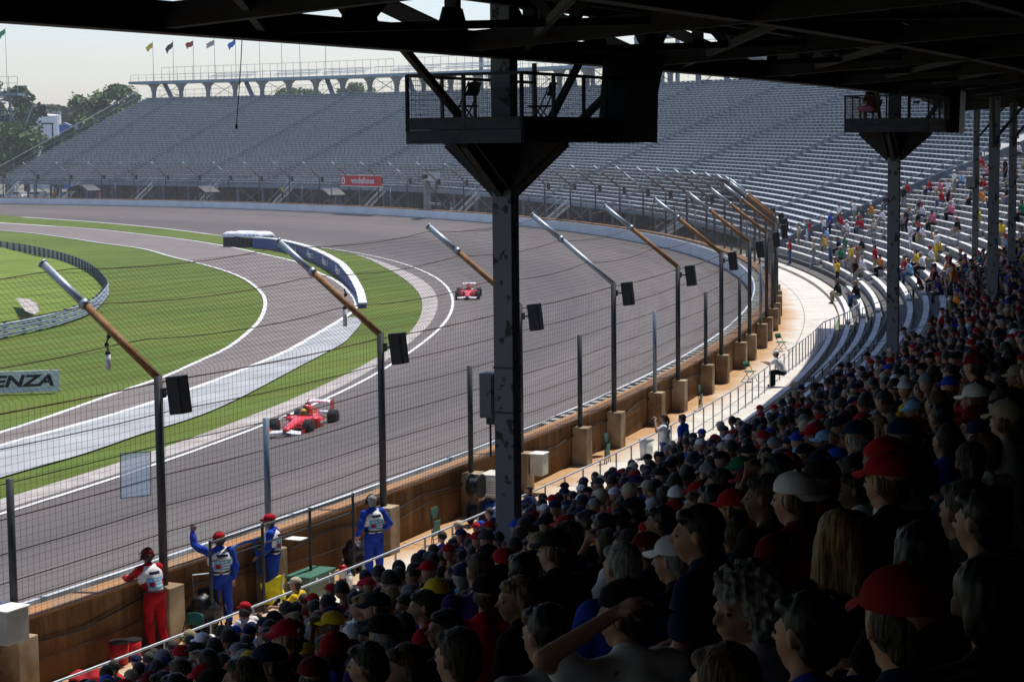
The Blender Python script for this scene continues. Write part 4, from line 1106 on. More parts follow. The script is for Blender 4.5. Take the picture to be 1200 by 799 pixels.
def skeleton(kind):
    """joint positions, facing +Y, origin on the floor"""
    J={}
    sit=kind.startswith('sit')
    hz=.53 if sit else .92
    J['pel']=V(0,0,hz+.02)
    lean={'sit_lap':.04,'sit_lean':.20,'sit_knees':.14,'sit_cam':.05,'sit_cross':0,'stand':.01,'stand_cam':.0,'stand_wave':.02,'stand_wall':.16,'stand_left':.04,'stand_hold':.02,'sit_head':.05,'sit_rail':.25}[kind]
    J['chest']=V(0,lean*.75,hz+.36); J['neck']=V(0,lean,hz+.53); hd=V(0,lean+.035,hz+.675); J['head']=hd
    for s,n in((-1,'L'),(1,'R')):
        J['hip'+n]=V(s*.095,0,hz)
        if sit: J['knee'+n]=V(s*.14,.43,.53); J['ank'+n]=V(s*.14,.40,.10)
        else: J['knee'+n]=V(s*.11,.02,.5); J['ank'+n]=V(s*.12,-.02,.09)
        J['sh'+n]=V(s*.185,lean-.01,hz+.46)
    def arm(n,e,w): J['el'+n]=V(*e);J['wr'+n]=V(*w)
    if kind in('sit_lap',): arm('L',(-.25,.06,.74),(-.1,.27,.66));arm('R',(.25,.06,.74),(.1,.27,.66))
    elif kind=='sit_lean': arm('L',(-.2,.33,.7),(-.05,.5,.82));arm('R',(.2,.33,.7),(.05,.5,.82))
    elif kind=='sit_knees': arm('L',(-.26,.22,.72),(-.15,.43,.62));arm('R',(.26,.22,.72),(.15,.43,.62))
    elif kind=='sit_cam': arm('L',(-.25,.22,.98),(-.07,.24,1.2));arm('R',(.25,.22,.98),(.07,.24,1.2))
    elif kind=='sit_cross': arm('L',(-.25,.1,.8),(.06,.24,.86));arm('R',(.25,.1,.8),(-.06,.24,.8))
    elif kind=='sit_head': arm('L',(-.42,.02,1.12),(-.15,-.06,1.27));arm('R',(.25,.06,.74),(.1,.27,.66))
    elif kind=='sit_rail': arm('L',(-.2,.5,.84),(-.1,.72,.9));arm('R',(.2,.5,.84),(.1,.72,.9))
    elif kind=='stand': arm('L',(-.24,-.01,1.1),(-.22,.12,.87));arm('R',(.24,-.01,1.1),(.22,.12,.87))
    elif kind=='stand_cam': arm('L',(-.25,.18,1.3),(-.07,.25,1.55));arm('R',(.25,.18,1.3),(.07,.25,1.55))
    elif kind=='stand_wave': arm('L',(-.4,.14,1.53),(-.37,.27,1.76));arm('R',(.25,-.02,1.1),(.24,.06,.86))
    elif kind=='stand_wall': arm('L',(-.28,.34,1.2),(-.2,.56,1.2));arm('R',(.26,.25,1.16),(.16,.45,1.12)); 
    elif kind=='stand_left': arm('L',(-.3,-.02,1.12),(-.26,.15,.94));arm('R',(.32,-.05,1.15),(.26,.12,1.0))
    elif kind=='stand_hold': arm('L',(-.24,.03,1.12),(-.1,.25,.95));arm('R',(.24,.0,1.1),(.24,.1,.86))
    if kind=='stand_wall': J['ankL']=V(-.13,-.1,.09);J['ankR']=V(.14,-.04,.09);J['kneeL']=V(-.12,.02,.5)
    return J
def hand(w,d,s,r=1.0,up=V(0,0,1)):
    """palm, four unequal bent fingers and a thumb leaving the side of the palm"""
    d=d.normalized(); side=d.cross(up)
    if side.length<.1: side=V(1,0,0)
    side.normalize(); n=side.cross(d); c=[]
    pc=w+d*.05
    for k,(o,L) in enumerate(((-.033,.062),(-.011,.074),(.011,.07),(.033,.055))):
        a=w+side*o*.6+d*.01; b=pc+side*o+d*.03; c.append((a,b,.016*r,.014*r)); m=b+d*L*.55-n*.012; c.append((b,m,.0105*r,.0095*r)); c.append((m,m+d*L*.4-n*.03,.0095*r,.008*r))
    ts=-s; a=w+side*ts*.025+d*.015; b=a+side*ts*.035+d*.03; c.append((a,b,.015*r,.012*r)); c.append((b,b+d*.035-n*.01,.0115*r,.009*r))
    return c
def body_caps(J,fem=False,turn=0):
    c=[];k=.9 if fem else 1
    pel,ch,nk,hd=J['pel'],J['chest'],J['neck'],J['head']
    c.append((pel,.15*k,(1.05,.75,.75))); c.append((pel,pel.lerp(ch,.5),.125*k,.125*k)); c.append((pel.lerp(ch,.5),ch,.125*k,.14*k))
    for s in(-1,1): c.append((ch+V(s*.07,0,-.04),.125*k,(.95,.8,1.15))); c.append((nk+V(0,-.005,-.02),J['sh'+('L' if s<0 else 'R')]+V(-s*.01,0,0),.055,.062*k)); c.append((pel+V(s*.05,0,.05),ch+V(s*.08,0,0),.095*k,.1*k))
    c.append((nk-V(0,0,.04),hd+V(0,-.01,-.06),.058*k,.052*k))
    R_=Matrix.Rotation(turn,3,'Z')
    def H(x,y,z): return hd+R_@V(x,y,z)
    c+= [(H(0,-.018,.035),.092,(.88,1.06,1.0)),(H(0,.02,.0),.076,(.9,1.05,1.1)),(H(0,-.01,-.04),H(0,.045,-.085),.062,.036),(H(0,.05,-.02),H(0,.058,-.045),.05,.042)]
    c+= [(H(0,.098,.01),H(0,.115,-.022),.009,.014),(H(-.03,.083,.022),H(.03,.083,.022),.014,.014),(H(-.018,.088,-.058),H(.018,.088,-.058),.010,.010)]
    for s in(-1,1): c.append((H(s*.082,-.008,.015),H(s*.085,-.012,-.02),.016,.011))
    for n,s in(('L',-1),('R',1)):
        c.append((J['sh'+n],J['el'+n],.052*k,.041*k)); c.append((J['el'+n],J['wr'+n],.042*k,.027*k))
        d=(J['wr'+n]-J['el'+n]); c+=hand(J['wr'+n],d,s)
        c.append((J['hip'+n],J['knee'+n],.085*k,.055*k)); c.append((J['knee'+n],J['ank'+n],.056*k,.036*k)); c.append((J['knee'+n].lerp(J['ank'+n],.3)+V(0,-.012,0),.054*k,(1,1,1.8)))
        f=J['ank'+n]; c.append((f+V(0,-.03,-.04),f+V(0,.13,-.06),.038,.028))
    return c,H
def shirt_caps(J,fem=False,long=False):
    k=.9 if fem else 1; g=.02; c=[]
    pel,ch,nk=J['pel'],J['chest'],J['neck']
    c.append((nk+V(0,-.015,-.0),.078*k,(1.05,.95,.85)))
    for s in(-1,1): c.append((nk+V(s*.03,-.02,.005),J['sh'+('L' if s<0 else 'R')]+V(-s*.05,-.01,.01),.05*k,.05*k))
    c.append((pel+V(0,0,.02),.15*k+g,(1.05,.78,.7))); c.append((pel,pel.lerp(ch,.5),.125*k+g,.13*k+g)); c.append((pel.lerp(ch,.5),ch,.13*k+g,.14*k+g))
    for s in(-1,1): c.append((ch+V(s*.07,0,-.04),.125*k+g,(.98,.85,1.15))); c.append((nk+V(0,-.005,-.035),J['sh'+('L' if s<0 else 'R')]+V(-s*.01,0,0),.052+g*.8,.062*k+g)); c.append((pel+V(s*.05,0,.05),ch+V(s*.08,0,0),.095*k+g,.1*k+g))
    for n in'LR':
        a,b,w=J['sh'+n],J['el'+n],J['wr'+n]
        if long: c.append((a,b,.062*k+.01,.052*k+.008)); c.append((b,b.lerp(w,.93),.052*k+.008,.042))
        else: c.append((a,a.lerp(b,.62),.056*k+g*.7,.054*k+g))
    return c
def pants_caps(J,short=False,fem=False):
    k=.9 if fem else 1;c=[(J['pel']+V(0,0,.0),.15*k+.014,(1.07,.8,.72))]
    for n in'LR':
        h,kn,an=J['hip'+n],J['knee'+n],J['ank'+n]
        if short: c.append((h,h.lerp(kn,.85),.098*k,.078*k))
        else: c.append((h,kn,.104*k,.082*k)); c.append((kn,kn.lerp(an,.35),.082*k,.078*k)); c.append((kn.lerp(an,.35),kn.lerp(an,.93),.078*k,.066*k))
    return c
def shoe_caps(J):
    c=[]
    for n in'LR':
        f=J['ank'+n]; c.append((f+V(0,-.035,-.045),f+V(0,.15,-.06),.046,.036)); c.append((f+V(0,-.02,.0),.046,(1,1.1,1)))
    return c
def hair_caps(H,style):
    c=[]
    if style in('short','long','pony'): 
        c+=[(H(0,-.03,.05),.098,(.93,1.03,.98)),(H(0,-.06,-.01),.08,(1.0,.75,1.15)),(H(0,.03,.085),.062,(1.15,1,.6))]
    if style=='under': c+=[(H(0,-.032,.012),.09,(1.02,.93,.92)),(H(0,-.06,-.04),.06,(1.1,.7,.9))]
    if style=='long':
        for x in(-.045,0,.045): c.append((H(x,-.07,.02),H(x*1.5,-.085,-.22),.05,.045))
        for s in(-1,1): c.append((H(s*.07,-.02,.03),H(s*.095,-.04,-.18),.03,.028))
    if style=='pony': c+=[(H(0,-.12,.03),H(0,-.15,-.08),.03,.035),(H(0,-.15,-.08),H(0,-.12,-.2),.033,.012)]
    if style=='curly': c+=[(H(0,-.04,.05),.122,(1.0,1.0,.95)),(H(0,-.07,-.02),.105,(1.1,.8,1.1)),(H(0,.03,.1),.07,(1.3,1,.8)),(H(-.07,-.02,.0),.05,(.8,1,1.3)),(H(.07,-.02,.0),.05,(.8,1,1.3))]
    return c
def cap_mesh(H,turnback=False):
    b=MB(); s=-1 if turnback else 1
    vs=[];fs=[];nu,nv=20,7
    for j in range(nv+1):
        ph=(PI/2)*j/nv
        for i in range(nu):
            t=2*PI*i/nu; vs.append(H(.098*math.cos(ph)*math.cos(t),-.012+.114*math.cos(ph)*math.sin(t),.052+.098*math.sin(ph)**.85))
    for j in range(nv):
        for i in range(nu): fs.append((j*nu+i,j*nu+(i+1)%nu,(j+1)*nu+(i+1)%nu,(j+1)*nu+i))
    b.add(vs,fs)
    vs=[];fs=[]
    for k in range(9):
        a=PI*(.14+.72*k/8); 
        for r_,dz in((.99,0),(1.0,-.008)): vs.append(H(.097*math.cos(a),-.012+s*.112*math.sin(a),.056+dz))
        vs.append(H(.105*math.cos(a)*1.0,-.012+s*(.112*math.sin(a)+.075*math.sin(a)**.6),.038-.015*abs(math.cos(a))))
    for k in range(8):
        fs+=[(k*3,k*3+2,k*3+5,k*3+3),(k*3+1,k*3+4,k*3+5,k*3+2)]
    b.add(vs,fs); b.sphere(H(0,-.012,.15),.011,8,4)
    me=b.mesh('cap'); me.shade_smooth(); return me
PROTO={}
def proto(kind,fem=False,turn=0.0,vox=.013,long=False,shorts=False,shirt=True):
    J=skeleton(kind); c,H=body_caps(J,fem,turn); d={'J':J,'H':H}
    d['body']=blob('body',c,vox,2)
    hd=J['head']; R_=Matrix.Rotation(-turn,3,'Z')
    me=d['body']; me.materials.append(SK[0]); me.materials.append(EYE)
    for p in me.polygons:
        q=R_@(p.center-hd)
        if False and abs(q.z-.003)<.006 and .022<abs(q.x)<.038: p.material_index=1
    if shirt: d['shirt']=blob('shirt',shirt_caps(J,fem,long),.018,2,(.024,8,.8))
    d['trousers']=blob('trousers',pants_caps(J,shorts,fem),.018,2,(.016,10,.6))
    d['shoes']=blob('shoes',shoe_caps(J),.018,1)
    return d
def hairs(P,which):
    P['under']=blob('hair',hair_caps(P['H'],'under'),.0105,1,(.006,45,.3))
    b=MB(); b.sphere((0,0,0),.0115,10,7,sc=(1.15,.8,.7)); P['eye']=b.mesh('eye'); P['eye'].shade_smooth(); P['eye'].materials.append(EYE)
    for st in which:
        if st=='cap': P['cap']=cap_mesh(P['H'])
        elif st=='capback': P['capback']=cap_mesh(P['H'],True)
        elif st=='curly': P[st]=blob('hair',hair_caps(P['H'],st),.0085,1,(.03,38,1))
        else: P[st]=blob('hair',hair_caps(P['H'],st),.0105,1,(.006,60,.25))
def inst(P,name_,mesh,m,parent):
    me=P[mesh]; 
    if len(me.materials)==0: me.materials.append(MT['white'])
    o=bpy.data.objects.new(name_,me); col.objects.link(o); o.parent=parent
    o.material_slots[0].link='OBJECT'; o.material_slots[0].material=m; return o
def person(P,loc,rz,lab,skin=0,hair=None,hc='dark',cap=None,capback=False,shirt='white',pants='denim',shoes='black',scale=1.05,group=None,name='person',lit_parts=True,eyes=False):
    e=empty(name,loc,rz,lab,'person',group); e.scale=(scale,)*3
    inst(P,'body','body',SK[skin],e)
    if shirt and 'shirt' in P: inst(P,'shirt','shirt',CC[shirt],e)
    inst(P,'trousers','trousers',CC[pants],e)
    if lit_parts: inst(P,'shoes','shoes',CC[shoes],e)
    if hair:
        inst(P,'hair','under' if cap else hair,HC[hc],e)
    if eyes:
        for s in(-1,1):
            o=inst(P,'eye','eye',EYE,e); o.location=P['H'](s*.031,.082,.004)
    if cap: inst(P,'cap','capback' if capback else 'cap',CC[cap],e)
    return e
def face(d): return math.atan2(d.y,d.x)-PI/2
def inward(th,turn=0): d=-rdir(th); d.rotate(Matrix.Rotation(rad(turn),3,'Z')); return face(d)
def vest_caps(J):
    g=.035;c=[];pel,ch,nk=J['pel'],J['chest'],J['neck']
    c.append((pel.lerp(ch,.25),pel.lerp(ch,.5),.125+g,.13+g)); c.append((pel.lerp(ch,.5),ch,.13+g,.14+g))
    for s in(-1,1): c.append((ch+V(s*.07,0,-.04),.125+g,(.95,.85,1.12))); c.append((nk+V(s*.06,-.005,-.035),nk+V(s*.12,-.005,-.06),.075,.07))
    return c
def marshal(kind,P,rz,lab,suit,cap,turn=0,ear=True,vest_m='white',headset=True):
    pr=proto(kind,False,turn,.0105,True,False); hairs(pr,['short']+(['cap'] if cap else []))
    e=person(pr,P,rz,lab,0,'short','dark' if cap else 'grey',cap,shirt=suit if vest_m!='beige' else suit,pants=suit,shoes='black',scale=1.18,eyes=True); e.scale=(1.3,1.26,1.18)
    pr['vest']=blob('vest',vest_caps(pr['J']),.018,3,(.01,8,1)); v=inst(pr,'vest','vest',CC[vest_m],e)
    ch=pr['J']['chest']; 
    # printed panels on the back and the chest follow the vest surface
    from mathutils.bvhtree import BVHTree
    bm=bmesh.new(); bm.from_mesh(pr['vest']); tree_=BVHTree.FromBMesh(bm); bm.free()
    for s,nm in((-1,'back_panel'),(1,'chest_panel')):
        vs=[];fs=[];mi=[];n=12
        for i in range(n+1):
            for j_ in range(n+1):
                x=-.145+.29*i/n; z=ch.z-.19+.3*j_/n
                hit=tree_.ray_cast(V(x,s*1.0,z),V(0,-s,0))[0]
                y=(hit.y if hit else ch.y+s*.16)+s*.006; vs.append((x,y,z))
        for i in range(n):
            for j_ in range(n):
                fs.append((i*(n+1)+j_,(i+1)*(n+1)+j_,(i+1)*(n+1)+j_+1,i*(n+1)+j_+1))
                k=1 if j_<7 else 0
                if j_ in(9,10) and 2<=i<=9: k=2
                if j_ in(1,3) and 5<=i<=10: k=0
                if j_ in (5,) and 2<=i<=9 and i%3: k=0
                if j_ in(1,2,3) and 1<=i<=3: k=3
                mi.append(k)
        b=MB();b.v=vs;b.f=fs;b.m=mi; b.build(nm,[CC['white'],mat('panel_sky_blue',(.12,.42,.7),None,6),CC['navy'],CC['red']],e,True)
    bl=MB(); pl=pr['J']['pel']; 
    bl=MB(); secs=[]
    for k in range(25):
        a=2*PI*k/24; c_=V(.185*math.cos(a),.145*math.sin(a),0)+pl+V(0,0,.1); secs.append(c_)
    bl.path(secs,.018,6); bl.build('belt','black',e)
    if headset:
        H=pr['H']; b=MB()
        for s in(-1,1): b.sphere(H(s*.1,-.01,.0),.042,10,8,sc=(.6,1,1.15))
        b.path([H(.1*math.cos(a),-.012,.03+.125*math.sin(a)) for a in [PI*k/12 for k in range(13)]],.012,6)
        b.path([H(-.1,.01,-.02),H(-.09,.08,-.06),H(-.03,.12,-.07)],.006,5); b.build('headset','black',e,True)
    return e
def apt(x,y,z=2.5): return at(x,y,flat(z))
# ---- marshals on the walkway
def walkp(x,dr,z=2.5):
    th=min([-33+.01*k for k in range(2600)],key=lambda t:abs(proj(pol(dr,t,z+.8))[0]-x)); return pol(dr,th,z)
p=walkp(181,1.55); th=todr(p)[1]
marshal('stand_wall',p,face(-rdir(th)*.9+tdir(th)*.35),'person in red race suit, red cap and white and blue vest leaning on the wall','red','maroon')
p=walkp(259,1.8); th=todr(p)[1]
marshal('stand_wave',p,face(-rdir(th)*.8+tdir(th)*.6),'person in blue race suit and red cap raising one arm to the fence','royal blue','red',rad(10))
p=walkp(320,1.7); th=todr(p)[1]
m3=marshal('stand_hold',p,face(-rdir(th)*.95-tdir(th)*.35),'person in blue race suit and red cap holding a yellow flag by the wall','royal blue','red',rad(15),headset=False)
p=walkp(438,2.7); th=todr(p)[1]
marshal('stand_left',p,face(-rdir(th)*.9+tdir(th)*.5),'bare-headed person in blue race suit and headset stooping beside the railing','royal blue',None,rad(-10))
# yellow flag
def cloth_flag(x,y,z,pts_w,h,m,lab,name='flag',rz=0,pole=None,dist=None):
    pass
def flagobj(P,rz,w,h,m,lab,pole_top,droop=.5):
    e=empty('signal_flag',P,rz,lab,'flag'); vs=[];fs=[];nx,ny=12,12
    for i in range(nx+1):
        for j_ in range(ny+1):
            u=i/nx;v_=j_/ny; vs.append((-u*w*(1-.25*v_)+.03*math.sin(v_*9+u*3),.07*math.sin(u*11+v_*4)*(.3+v_),-v_*h-.25*u*droop+ .05*math.sin(u*6)))
    for i in range(nx):
        for j_ in range(ny): a=i*(ny+1)+j_; fs.append((a,a+ny+1,a+ny+2,a+1))
    o=MB().add(vs,fs).build('cloth',m,e,True); md=o.modifiers.new('s','SOLIDIFY'); md.thickness=.004
    MB().tube(V(0,0,.05),V(*pole_top),.011,.011,6).build('stick','white',e); return e
J_=walkp(320,1.8); flagobj(V(J_.x+.28,J_.y-.3,3.25),rad(10),.52,.52,'yellowcloth','bright yellow flag hanging from the hand of the person in blue',(-.1,.02,-.75),.4)
flagobj(V(*(apt(281,690)+V(-.1,.1,1.05))),rad(20),.14,.75,'greencloth','rolled green flag leaning on the wall right of the arm-raising person',(.05,0,-1.0),.1)
flagobj(V(*(apt(300,672)+V(0,.0,1.05))),rad(20),.13,.6,'redcloth','rolled red flag leaning against the wall beside the yellow flag',(-.1,0,-1.0),.1)
# ---- spectators at the rail
pr_rail=proto('sit_rail',False,rad(10),.012); hairs(pr_rail,['short','cap'])
def zw(z): return flat(z)
pr_w=proto('stand_wall',False,rad(10),.012); hairs(pr_w,['short','cap'])
p=walkp(358,4.45,2.1); person(pr_w,V(p.x,p.y,2.08),face(V(-.95,.3,0)),'spectator in yellow shirt and pale cap reaching over the railing',0,'pony' if False else 'short','brown','beige',shirt='yellow',pants='navy',scale=1.1)
pr_l=proto('sit_lap',False,rad(15),.012); hairs(pr_l,['short','long','cap','capback','pony','curly'])
p=walkp(297,4.7,2.1); person(pr_w,V(p.x,p.y,2.08),face(V(-.7,.6,0)),'spectator in pale blue T-shirt and red cap at the railing below the flag marshal',0,'short','dark','red',shirt='white',pants='denim',scale=1.1)
p=walkp(321,4.9,2.1); person(pr_l,V(p.x,p.y,2.3),face(V(-.6,.75,0)),'spectator with long blond hair and beige top beside the pale blue T-shirt',0,'long','blond',None,shirt='beige',pants='khaki',scale=1.0)
p=walkp(631,4.12,2.5); person(pr_rail,V(p.x,p.y,2.5),face(V(-.97,.25,0)),'child in navy T-shirt sitting on the front step by the nearest column',0,'short','brown',None,shirt='navy',pants='denim',scale=.95)
# photographers
pr_sc=proto('stand_cam',False,0,.012); hairs(pr_sc,['short','cap','capback','pony','long']); pr_st=proto('stand',False,rad(-10),.012); hairs(pr_st,['short','cap','pony','long','capback'])
pr_sh=proto('stand',False,rad(20),.012,False,True); hairs(pr_sh,['short','cap','pony','long','capback'])
pr_bare=proto('stand_hold',False,rad(10),.012,False,True,False); hairs(pr_bare,['short','cap','capback'])
def camera_obj(P,rz,lab):
    e=empty('camera',P,rz,lab,'camera'); MB().box((0,0,0),(.13,.07,.09)).build('camera_body','plastic_black',e,bevel=.01); MB().tube((0,.03,0),(0,.16,0),.035,.04,14).build('lens','plastic_black',e,True)
p=apt(779,556,2.6); person(pr_sc,V(p.x,p.y,2.5),face(V(-1,.25,0)),'spectator with brown ponytail and white top photographing from the walkway railing',0,'pony','brown',None,shirt='white',pants='denim',scale=1.14); camera_obj(V(p.x-.3,p.y+.08,2.5+1.78),face(V(-1,.25,0)),'black camera raised by the ponytailed spectator in white')
p=apt(797,552,2.6); person(pr_st,V(p.x+.1,p.y,2.4),face(V(-.9,.5,0)),'spectator in blue shirt with dark hair beside the ponytailed photographer',0,'short','dark',None,shirt='royal blue',pants='black',scale=1.14)
p=walkp(918,4.15,2.5); person(pr_rail,V(p.x,p.y,2.5),face(V(-.95,.35,0)),'spectator in white shirt with black sleeves and white cap alone on the walkway railing',0,'short','black','white',shirt='white',pants='black',scale=1.12)
# seated person on the far platform
pr_pl=proto('sit_knees',False,rad(5),.012,False,True); hairs(pr_pl,['short'])
q=onplat(P2,t2,-.55,-.7,13.16); person(pr_pl,q,face(-rdir(t2)*.9+tdir(t2)*.3),'person in dark red shirt and pink shorts seated on the far camera platform',0,'short','grey',None,shirt='maroon',pants='pink',shoes='beige',scale=1.0)
q=onplat(P2,t2,.6,.9,13.16); camera_obj(q+V(0,0,.75),rad(40),'video camera silhouette behind the seated person on the far platform')
# ================================================================ things on the walkway
def bucket(x,y,lab,s=1):
    p=walkp(x,1.62); e=empty('bucket',p,0,lab,'bucket','red buckets by the wall'); 
    MB().tube((0,0,0),(0,0,.4*s),.15*s,.18*s,20).build('bucket_body','redplastic',e,True); MB().tube((0,0,.4*s),(0,0,.43*s),.185*s,.185*s,20).build('rim','plastic_black',e); MB().path([(.18*s*math.cos(a),0,.4*s-.14*math.sin(a)) for a in [PI*k/10 for k in range(11)]],.006,5).build('handle','steel',e)
bucket(139,757,'red bucket with black rim left of its twin beside the red-suited person',1.1); bucket(155,752,'smaller red bucket tucked between its twin and the red trousers',.95)
def lump(name,P,sz,m,lab,cat,amp=.25,seed=0):
    me=blob(name,[(V(0,0,sz[2]*.45),1.0*.5,(sz[0],sz[1],sz[2]))],.03,2,(amp*.3,5,1)); me.materials.append(MT[m]); o=bpy.data.objects.new(name,me); col.objects.link(o); o.location=P; return tag(o,lab,cat)
lump('cloth_bag',walkp(112,2.3),(1.1,.6,.4),'redcloth','crumpled red bag lying by the wall at the bottom left','bag')
lump('rubbish_bag',walkp(416,1.7),(.6,.55,.85),'plastic_black','black rubbish bag against the wall beside the extinguisher','bag')
lump('dark_bundle',walkp(238,1.75),(.7,.5,.9),'plastic_black','dark bundle of gear behind the green folding chair','bag')
chair('folding_chair',walkp(222,2.6),rad(150),'open green folding chair between the red and blue marshals','green_paint','steel')
for x,y,r_,lab,fo in ((469,634,20,'green folding chair folded upright against the wall near the white cabinet',True),(686,541,20,'green folding chair folded against the buttress right of the nearest column',True),(809,480,10,'green folding chair folded upright left of the open green chair',True),(872,447,160,'open green folding chair on the walkway by the far buttresses',False),(886,411,160,'open green folding chair farthest along the fence',False)):
    p=apt(x,y); th=todr(p)[1]; p=pol(2.15 if fo else 2.5,th,2.5); chair('folding_chair',p,rad(th+(90 if fo else 60))+PI,lab,'green_paint','steel',fo,'green chairs along the wall')
# marshal post bench with white notice and cooler
def box_thing(name,P,rz,size,m,lab,cat,lid=None,lidm=None,extra=None):
    e=empty(name,P,rz,lab,cat); MB().box((0,0,size[2]/2),size).build(cat.replace(' ','_')+'_body',m,e,bevel=.015)
    if lid: MB().box((0,0,size[2]+lid/2+.003),(size[0]+.05,size[1]+.05,lid)).build('lid',lidm or m,e,bevel=.012)
    if extra: extra(e)
    return e
p=walkp(364,2.0); th=todr(p)[1]
def latch(e):
    MB().box((.3,-.33,.42),(.06,.03,.1)).box((-.3,-.33,.42),(.06,.03,.1)).build('latch','white',e); MB().tube((-.62,-.1,.3),(-.62,.1,.3),.015,.015,6).build('handle','white',e)
box_thing('cool_box',pol(2.0,th,2.5),rad(th)+PI/2,(1.15,.6,.48),'green_side','large green cool box with lid beside the fire extinguisher','cool box',.06,'green_box',latch)
p=apt(338,690);th=todr(p)[1]; e=empty('white_notice',pol(1.45,todr(apt(330,690))[1],3.71),rad(th),'white paper lying on the concrete block behind the flag holder','paper'); MB().box((0,0,.01),(.5,.36,.02)).build('sheet','white',e)
p=walkp(399,2.2); th=todr(p)[1]; e=empty('fire_extinguisher',pol(2.25,th,2.5),0,'red fire extinguisher standing beside the green cool box','fire extinguisher')
MB().tube((0,0,.03),(0,0,.45),.09,.09,18).sphere((0,0,.45),.09,18,6,z0=0,sc=(1,1,.8)).build('cylinder','redplastic',e,True); MB().tube((0,0,.52),(0,0,.6),.025,.025,8).beam((0,-.02,.6),(0,.12,.62),.03,.02).build('valve','steel',e); MB().path([(0,.03,.58),(.08,.06,.5),(.11,.02,.3),(.1,0,.15)],.014,6).build('hose','plastic_black',e); MB().tube((0,0,.2),(0,0,.34),.0915,.0915,18).build('label_band','white',e)
p=walkp(409,2.5); e=empty('water_bottle',pol(2.5,todr(p)[1],2.5),0,'clear white water bottle at the right end of the cool box','bottle'); MB().tube((0,0,0),(0,0,.3),.07,.07,14).tube((0,0,.3),(0,0,.38),.07,.025,14).build('bottle_body','white',e,True); MB().tube((0,0,.38),(0,0,.41),.03,.03,10).build('cap','skyblue',e)
# frame of tubes, blue tape and straps behind the chair
e=empty('equipment_trolley',walkp(246,1.75),rad(25),'small tubular trolley with dark pack behind the green folding chair','trolley')
b=MB()
for s in(-.25,.25): b.path([(s,-.2,.25),(s,.25,.55),(s,.4,1.15)],.018,6)
b.tube((-.25,.4,1.15),(.25,.4,1.15),.018,.018,6).tube((-.25,.02,.4),(.25,.02,.4),.015,.015,6); b.build('frame','galv',e)
for s in(-.3,.3):
    w=MB(); w.path([(s,.28*math.cos(2*PI*k/20),.28+.28*math.sin(2*PI*k/20)) for k in range(21)],.022,6); w.tube((s-.01,0,.28),(s+.01,0,.28),.05,.05,10)
    w.build('wheel','plastic_black',e)
MB().box((0,.1,.65),(.42,.16,.55),Euler((rad(-20),0,0)).to_matrix()).build('pack','plastic_black',e,bevel=.05)
e=empty('blue_strap',pol(1.3,-24.9,3.93),0,'bright blue strap tied over the wall top between two marshals','strap')
b=MB(); th=-24.9
b.path([-tdir(th)*1.0+V(0,0,.02),-tdir(th)*.4+V(0,0,.05),V(0,0,.02),tdir(th)*.6+V(0,0,.03)],.03,6); b.path([V(0,0,.03),rdir(th)*.05+V(0,0,-.3),rdir(th)*.1+V(0,.1,-.8)],.035,6); b.build('strap_band','skyblue',e)
# short marshal rail in front of the wall
b=MB(); mr=empty('marshal_rail',pol(1.95,-24.9,2.5),0,'dark steel handrail on posts in front of the wall behind the marshals','railing')
pts=[pol(1.95,t,2.5) for t in (-25.5,-25.05,-24.6,-24.15)]
for q in pts: b.tube(q-mr.location,q+V(0,0,2.0)-mr.location,.035,.035,8)
b.path([q+V(0,0,1.95)-mr.location for q in pts],.03,6); b.path([q+V(0,0,1.55)-mr.location for q in pts],.02,6); b.build('rail_frame','steel',mr)
# cabinets: bottom left, by the column, equipment rack
th=min([-29+.01*k for k in range(300)],key=lambda t:abs(proj(pol(1.5,t,4))[0]-2))
e=box_thing('junction_box',pol(1.5,th,3.72),rad(th),(.75,.6,.62),'greybox','pale grey metal box on a concrete block at the bottom left edge','junction box',.03,'white')
p=atD(627,548,57); th=todr(p)[1]; box_thing('junction_box',pol(1.95,th,3.05),rad(th),(.4,.5,.62),'cream','small cream box fixed to the wall right of the nearest column','junction box',.03,'white')
e=empty('equipment_rack',pol(2.05,-22.55,2.5),rad(-22.5),'cream cabinet above stacked black cable reels against the wall','equipment')
MB().box((.25,.35,1.0),(.62,.85,.62)).build('cabinet_body','cream',e,bevel=.02); MB().box((.25,-.085,1.0),(.5,.02,.5)).box((.565,.35,1.0),(.012,.7,.5)).build('cabinet_panel','white',e); 
for k in range(6): MB().box((.25,-.1,.82+.06*k),(.4,.012,.015)).build('vent_slat','greybox',e)
for (x,y,z,m_) in ((.0,-.35,1.05,'plastic_black'),(.0,-.35,.33,'plastic_black'),(.3,.45,.33,'plastic_black'),(.3,.0,.33,'skyblue')):
    r=MB(); r.tube((x-.18,y,z),(x-.14,y,z),.33,.33,22).tube((x+.14,y,z),(x+.18,y,z),.33,.33,22).tube((x-.14,y,z),(x+.14,y,z),.2,.2,18)
    r.build('cable_reel','plastic_black',e) if m_!='skyblue' else r.build('cable_reel','skyblue',e)
MB().path([(.5,.3,.02),(.7,-.4,.02),(.5,-1.3,.02),(.65,-2.2,.02),(.3,-3.0,.02)],.015,5).path([(.4,.3,.02),(.5,-.6,.02),(.75,-1.5,.02),(.4,-2.4,.02)],.015,5).build('loose_cable','plastic_black',e)
p=apt(860,430); 
e=empty('white_bin',pol(3.1,todr(apt(783,538))[1],2.5),0,'white waste bin near the photographing pair','bin'); MB().tube((0,0,0),(0,0,.6),.2,.24,18).build('bin_body','white',e,True); MB().tube((0,0,.6),(0,0,.64),.25,.25,18).build('rim','greybox',e)
